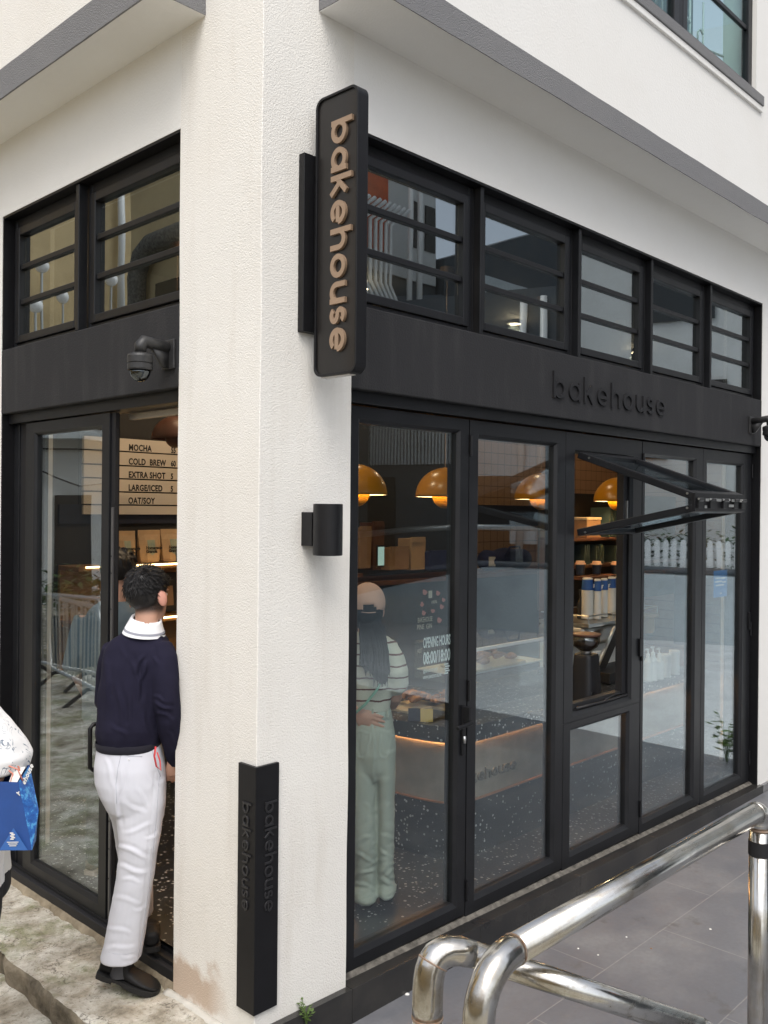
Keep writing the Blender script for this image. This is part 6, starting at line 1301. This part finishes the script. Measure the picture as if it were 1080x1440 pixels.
part(MB().box(14.3, 17.8, -10.19, -10.14, 6.5, 7.4), 'pale_band', M['grey_wall'], gb)
# ---- left street
oc = thing('ochre_house', (-7, 4, 0), 'ochre rendered house with bulky drainpipe along the left side of the lane', 'building')
part(MB().box(-10, -6.3, 8.2, 11.9, -.4, 10.5), 'wall', M['ochre'], oc); part(MB().box(-10, -6.32, -9, 8.2, -.4, 3.0), 'annex_wall', M['ochre'], oc)
part(MB().tube([(-6.1, 11.35, 4.0), (-6.1, 11.35, 5.9), (-6.1, 11.2, 6.25), (-6.1, 10.9, 6.4), (-6.1, 8.4, 6.45)], .17, 14), 'drainpipe', M['bead'], oc, smooth=True)
for y in (2.4, 4.4, 6.4): part(MB().box(-6.33, -6.28, y, y+.9, 1.0, 2.3), 'window', M['dark_void'], oc)
part(MB().box(-6.3, -6.2, 10.2, 10.9, 5.3, 5.75), 'window', M['dark_void'], oc)
ew = thing('white_house', (-7, 17, 0), 'white house with balcony and dark doorway closing the end of the lane', 'building')
part(MB().box(-16, 1.5, 17, 19, -.4, 5.6), 'wall', M['pale_wall'], ew); part(MB().box(-16, 1.5, 17.6, 19, 5.6, 11), 'upper_wall', M['ochre'], ew)
part(MB().box(-16, 1.5, 16.5, 17, 3.45, 3.62), 'balcony', M['grey_wall'], ew)
for x in (-10.4, -9.2, -8.0, -6.8, -5.6): part(MB().box(x, x+.75, 16.96, 17.02, 3.75, 5.0), 'window', M['dark_void'], ew)
part(MB().box(-8.3, -7.5, 16.95, 17.02, -.2, 2.2), 'door', M['dark_void'], ew); part(MB().box(-6.6, -6.0, 16.95, 17.02, .6, 2.2), 'door', M['dark_void'], ew)
mb = MB(); mb.tube([(-10, 16.9, 2.9), (-9, 16.9, 2.5), (-8, 16.9, 2.4), (-7, 16.9, 2.75), (-6, 16.9, 2.5)], .02, 6); mb.tube([(-10, 16.9, 3.2), (-6, 16.9, 3.25)], .02, 6); part(mb, 'cable', M['dark_void'], ew)
part(MB().tube([(-9.3, 17.45, 5.6), (-9.3, 17.45, 11)], .09, 10), 'drainpipe', M['white_pvc'], ew, smooth=True)
gl = []
for px, py in ((48, 430), (56.6, 374), (86, 417), (153, 393)):
    q = at(px, py, 'Y', 17.2); gl.append((.12-q.x, 16.85, q.z-.12))
for k, (x, y, z) in enumerate(gl):
    t = thing('globe_lamp', (x, y, 5.6), ['lowest white globe lamp on the lane end terrace', 'taller white globe lamp beside the lowest one', 'white globe lamp right of the middle of the terrace', 'tallest white globe lamp at the right of the terrace'][k], 'lamp', 'globe lamps on the terrace')
    part(MB().tube([(x, y+.35, 5.6), (x, y+.35, z)], .03, 8), 'post', M['galv'], t); part(MB().ell((x, y+.35, z+.12), X_*.16, Y_*.16, Z*.16), 'globe', M['globe'], t, smooth=True)
pl = thing('planter', (-4.1, 8.7, -.2), 'blue planter box full of leafy plants beside the lane', 'planter')
part(MB().box(-4.3, -3.5, 8.6, 9.1, -.25, .45), 'box', mat('teal_planter_paint', (.02,.06,.10), .6, noise_amt=.3, nscale=5), pl, bevel=.01); lf = MB(); rnd = random.Random(2)
for i in range(1100):
    p = Vector((rnd.uniform(-5.3, -3.3), rnd.uniform(8.6, 9.4), .45+abs(rnd.gauss(.25, .16)))); a = rnd.uniform(0, 6.28); d = Vector((math.cos(a), math.sin(a), rnd.uniform(-.5, .8))).normalized(); L = rnd.uniform(.08, .2); s_ = d.cross(Z).normalized()*L*.2; lf.add([p, p+d*L*.5+s_, p+d*L, p+d*L*.5-s_], [(0,1,2,3)])
part(lf, 'foliage', M['leaf_dark'], pl)
for k, (x, y, ang, lb) in enumerate(((-2.75, 7.0, 1.75, 'nearer galvanised crowd barrier standing in the lane'), (-3.0, 7.9, 1.45, 'farther galvanised crowd barrier standing in the lane'))):
    t = thing('crowd_barrier', (x, y, -.23), lb, 'barrier', 'crowd barriers in the lane'); d = Vector((math.cos(ang), math.sin(ang), 0)); b = Vector((x, y, -.23)); c = lambda u, z: b+d*u+Z*z
    part(MB().tube([c(-.9, .2), c(-.9, .95), c(-.8, 1.08), c(.8, 1.08), c(.9, .95), c(.9, .2), c(-.9, .2)], .025, 10), 'frame', M['galv'], t, smooth=True)
    mb = MB()
    for i in range(12): mb.tube([c(-.75+1.5*i/11, .2), c(-.75+1.5*i/11, 1.08)], .008, 6)
    part(mb, 'bars', M['galv'], t)
    n_ = Vector((-d.y, d.x, 0))
    for u in (-.6, .6): part(MB().tube([c(u, .0)-n_*.3, c(u, .18)-n_*.05, c(u, .18)+n_*.05, c(u, 0)+n_*.3], .022, 8), 'foot', M['frame_dark'], t)
# ================================================================ LIGHT
SUN_EL, SUN_ROT = R_(58), R_(-10)
w = bpy.data.worlds.new('World'); sc.world = w; w.use_nodes = True; N = w.node_tree.nodes; L = w.node_tree.links
sky = N.new('ShaderNodeTexSky'); sky.sky_type = 'NISHITA'; sky.sun_disc = False; sky.sun_elevation = SUN_EL; sky.air_density = 1.0; sky.dust_density = 3.5; sky.ozone_density = 1.0
sd_ = Vector((-.68, -.66, 0)).normalized()              # horizontal direction towards the sun
sky.sun_rotation = math.atan2(sd_.x, sd_.y)
hs = N.new('ShaderNodeHueSaturation'); hs.inputs['Saturation'].default_value = .38; L.new(sky.outputs[0], hs.inputs['Color'])
bg = N['Background']; L.new(hs.outputs[0], bg.inputs[0]); bg.inputs['Strength'].default_value = .15
sl = bpy.data.lights.new('sun', 'SUN'); sl.energy = .95; sl.angle = R_(40); sl.color = (1, .95, .88); so = bpy.data.objects.new('sun', sl); COL.objects.link(so)
dirv = -(sd_*math.cos(SUN_EL)+Z*math.sin(SUN_EL)); so.rotation_euler = dirv.to_track_quat('-Z', 'Y').to_euler(); so.location = (0, 0, 12)
v = sc.view_settings; v.view_transform = 'Standard'; v.look = 'None'; v.exposure = .66; v.gamma = 1; v.use_curve_mapping = False
cy = sc.cycles; cy.max_bounces = 7; cy.diffuse_bounces = 4; cy.glossy_bounces = 4; cy.transmission_bounces = 4; cy.transparent_max_bounces = 24; cy.caustics_reflective = False; cy.caustics_refractive = False; cy.sample_clamp_indirect = 4; cy.use_denoising = True
try: cy.denoiser = 'OPENIMAGEDENOISE'
except Exception: pass
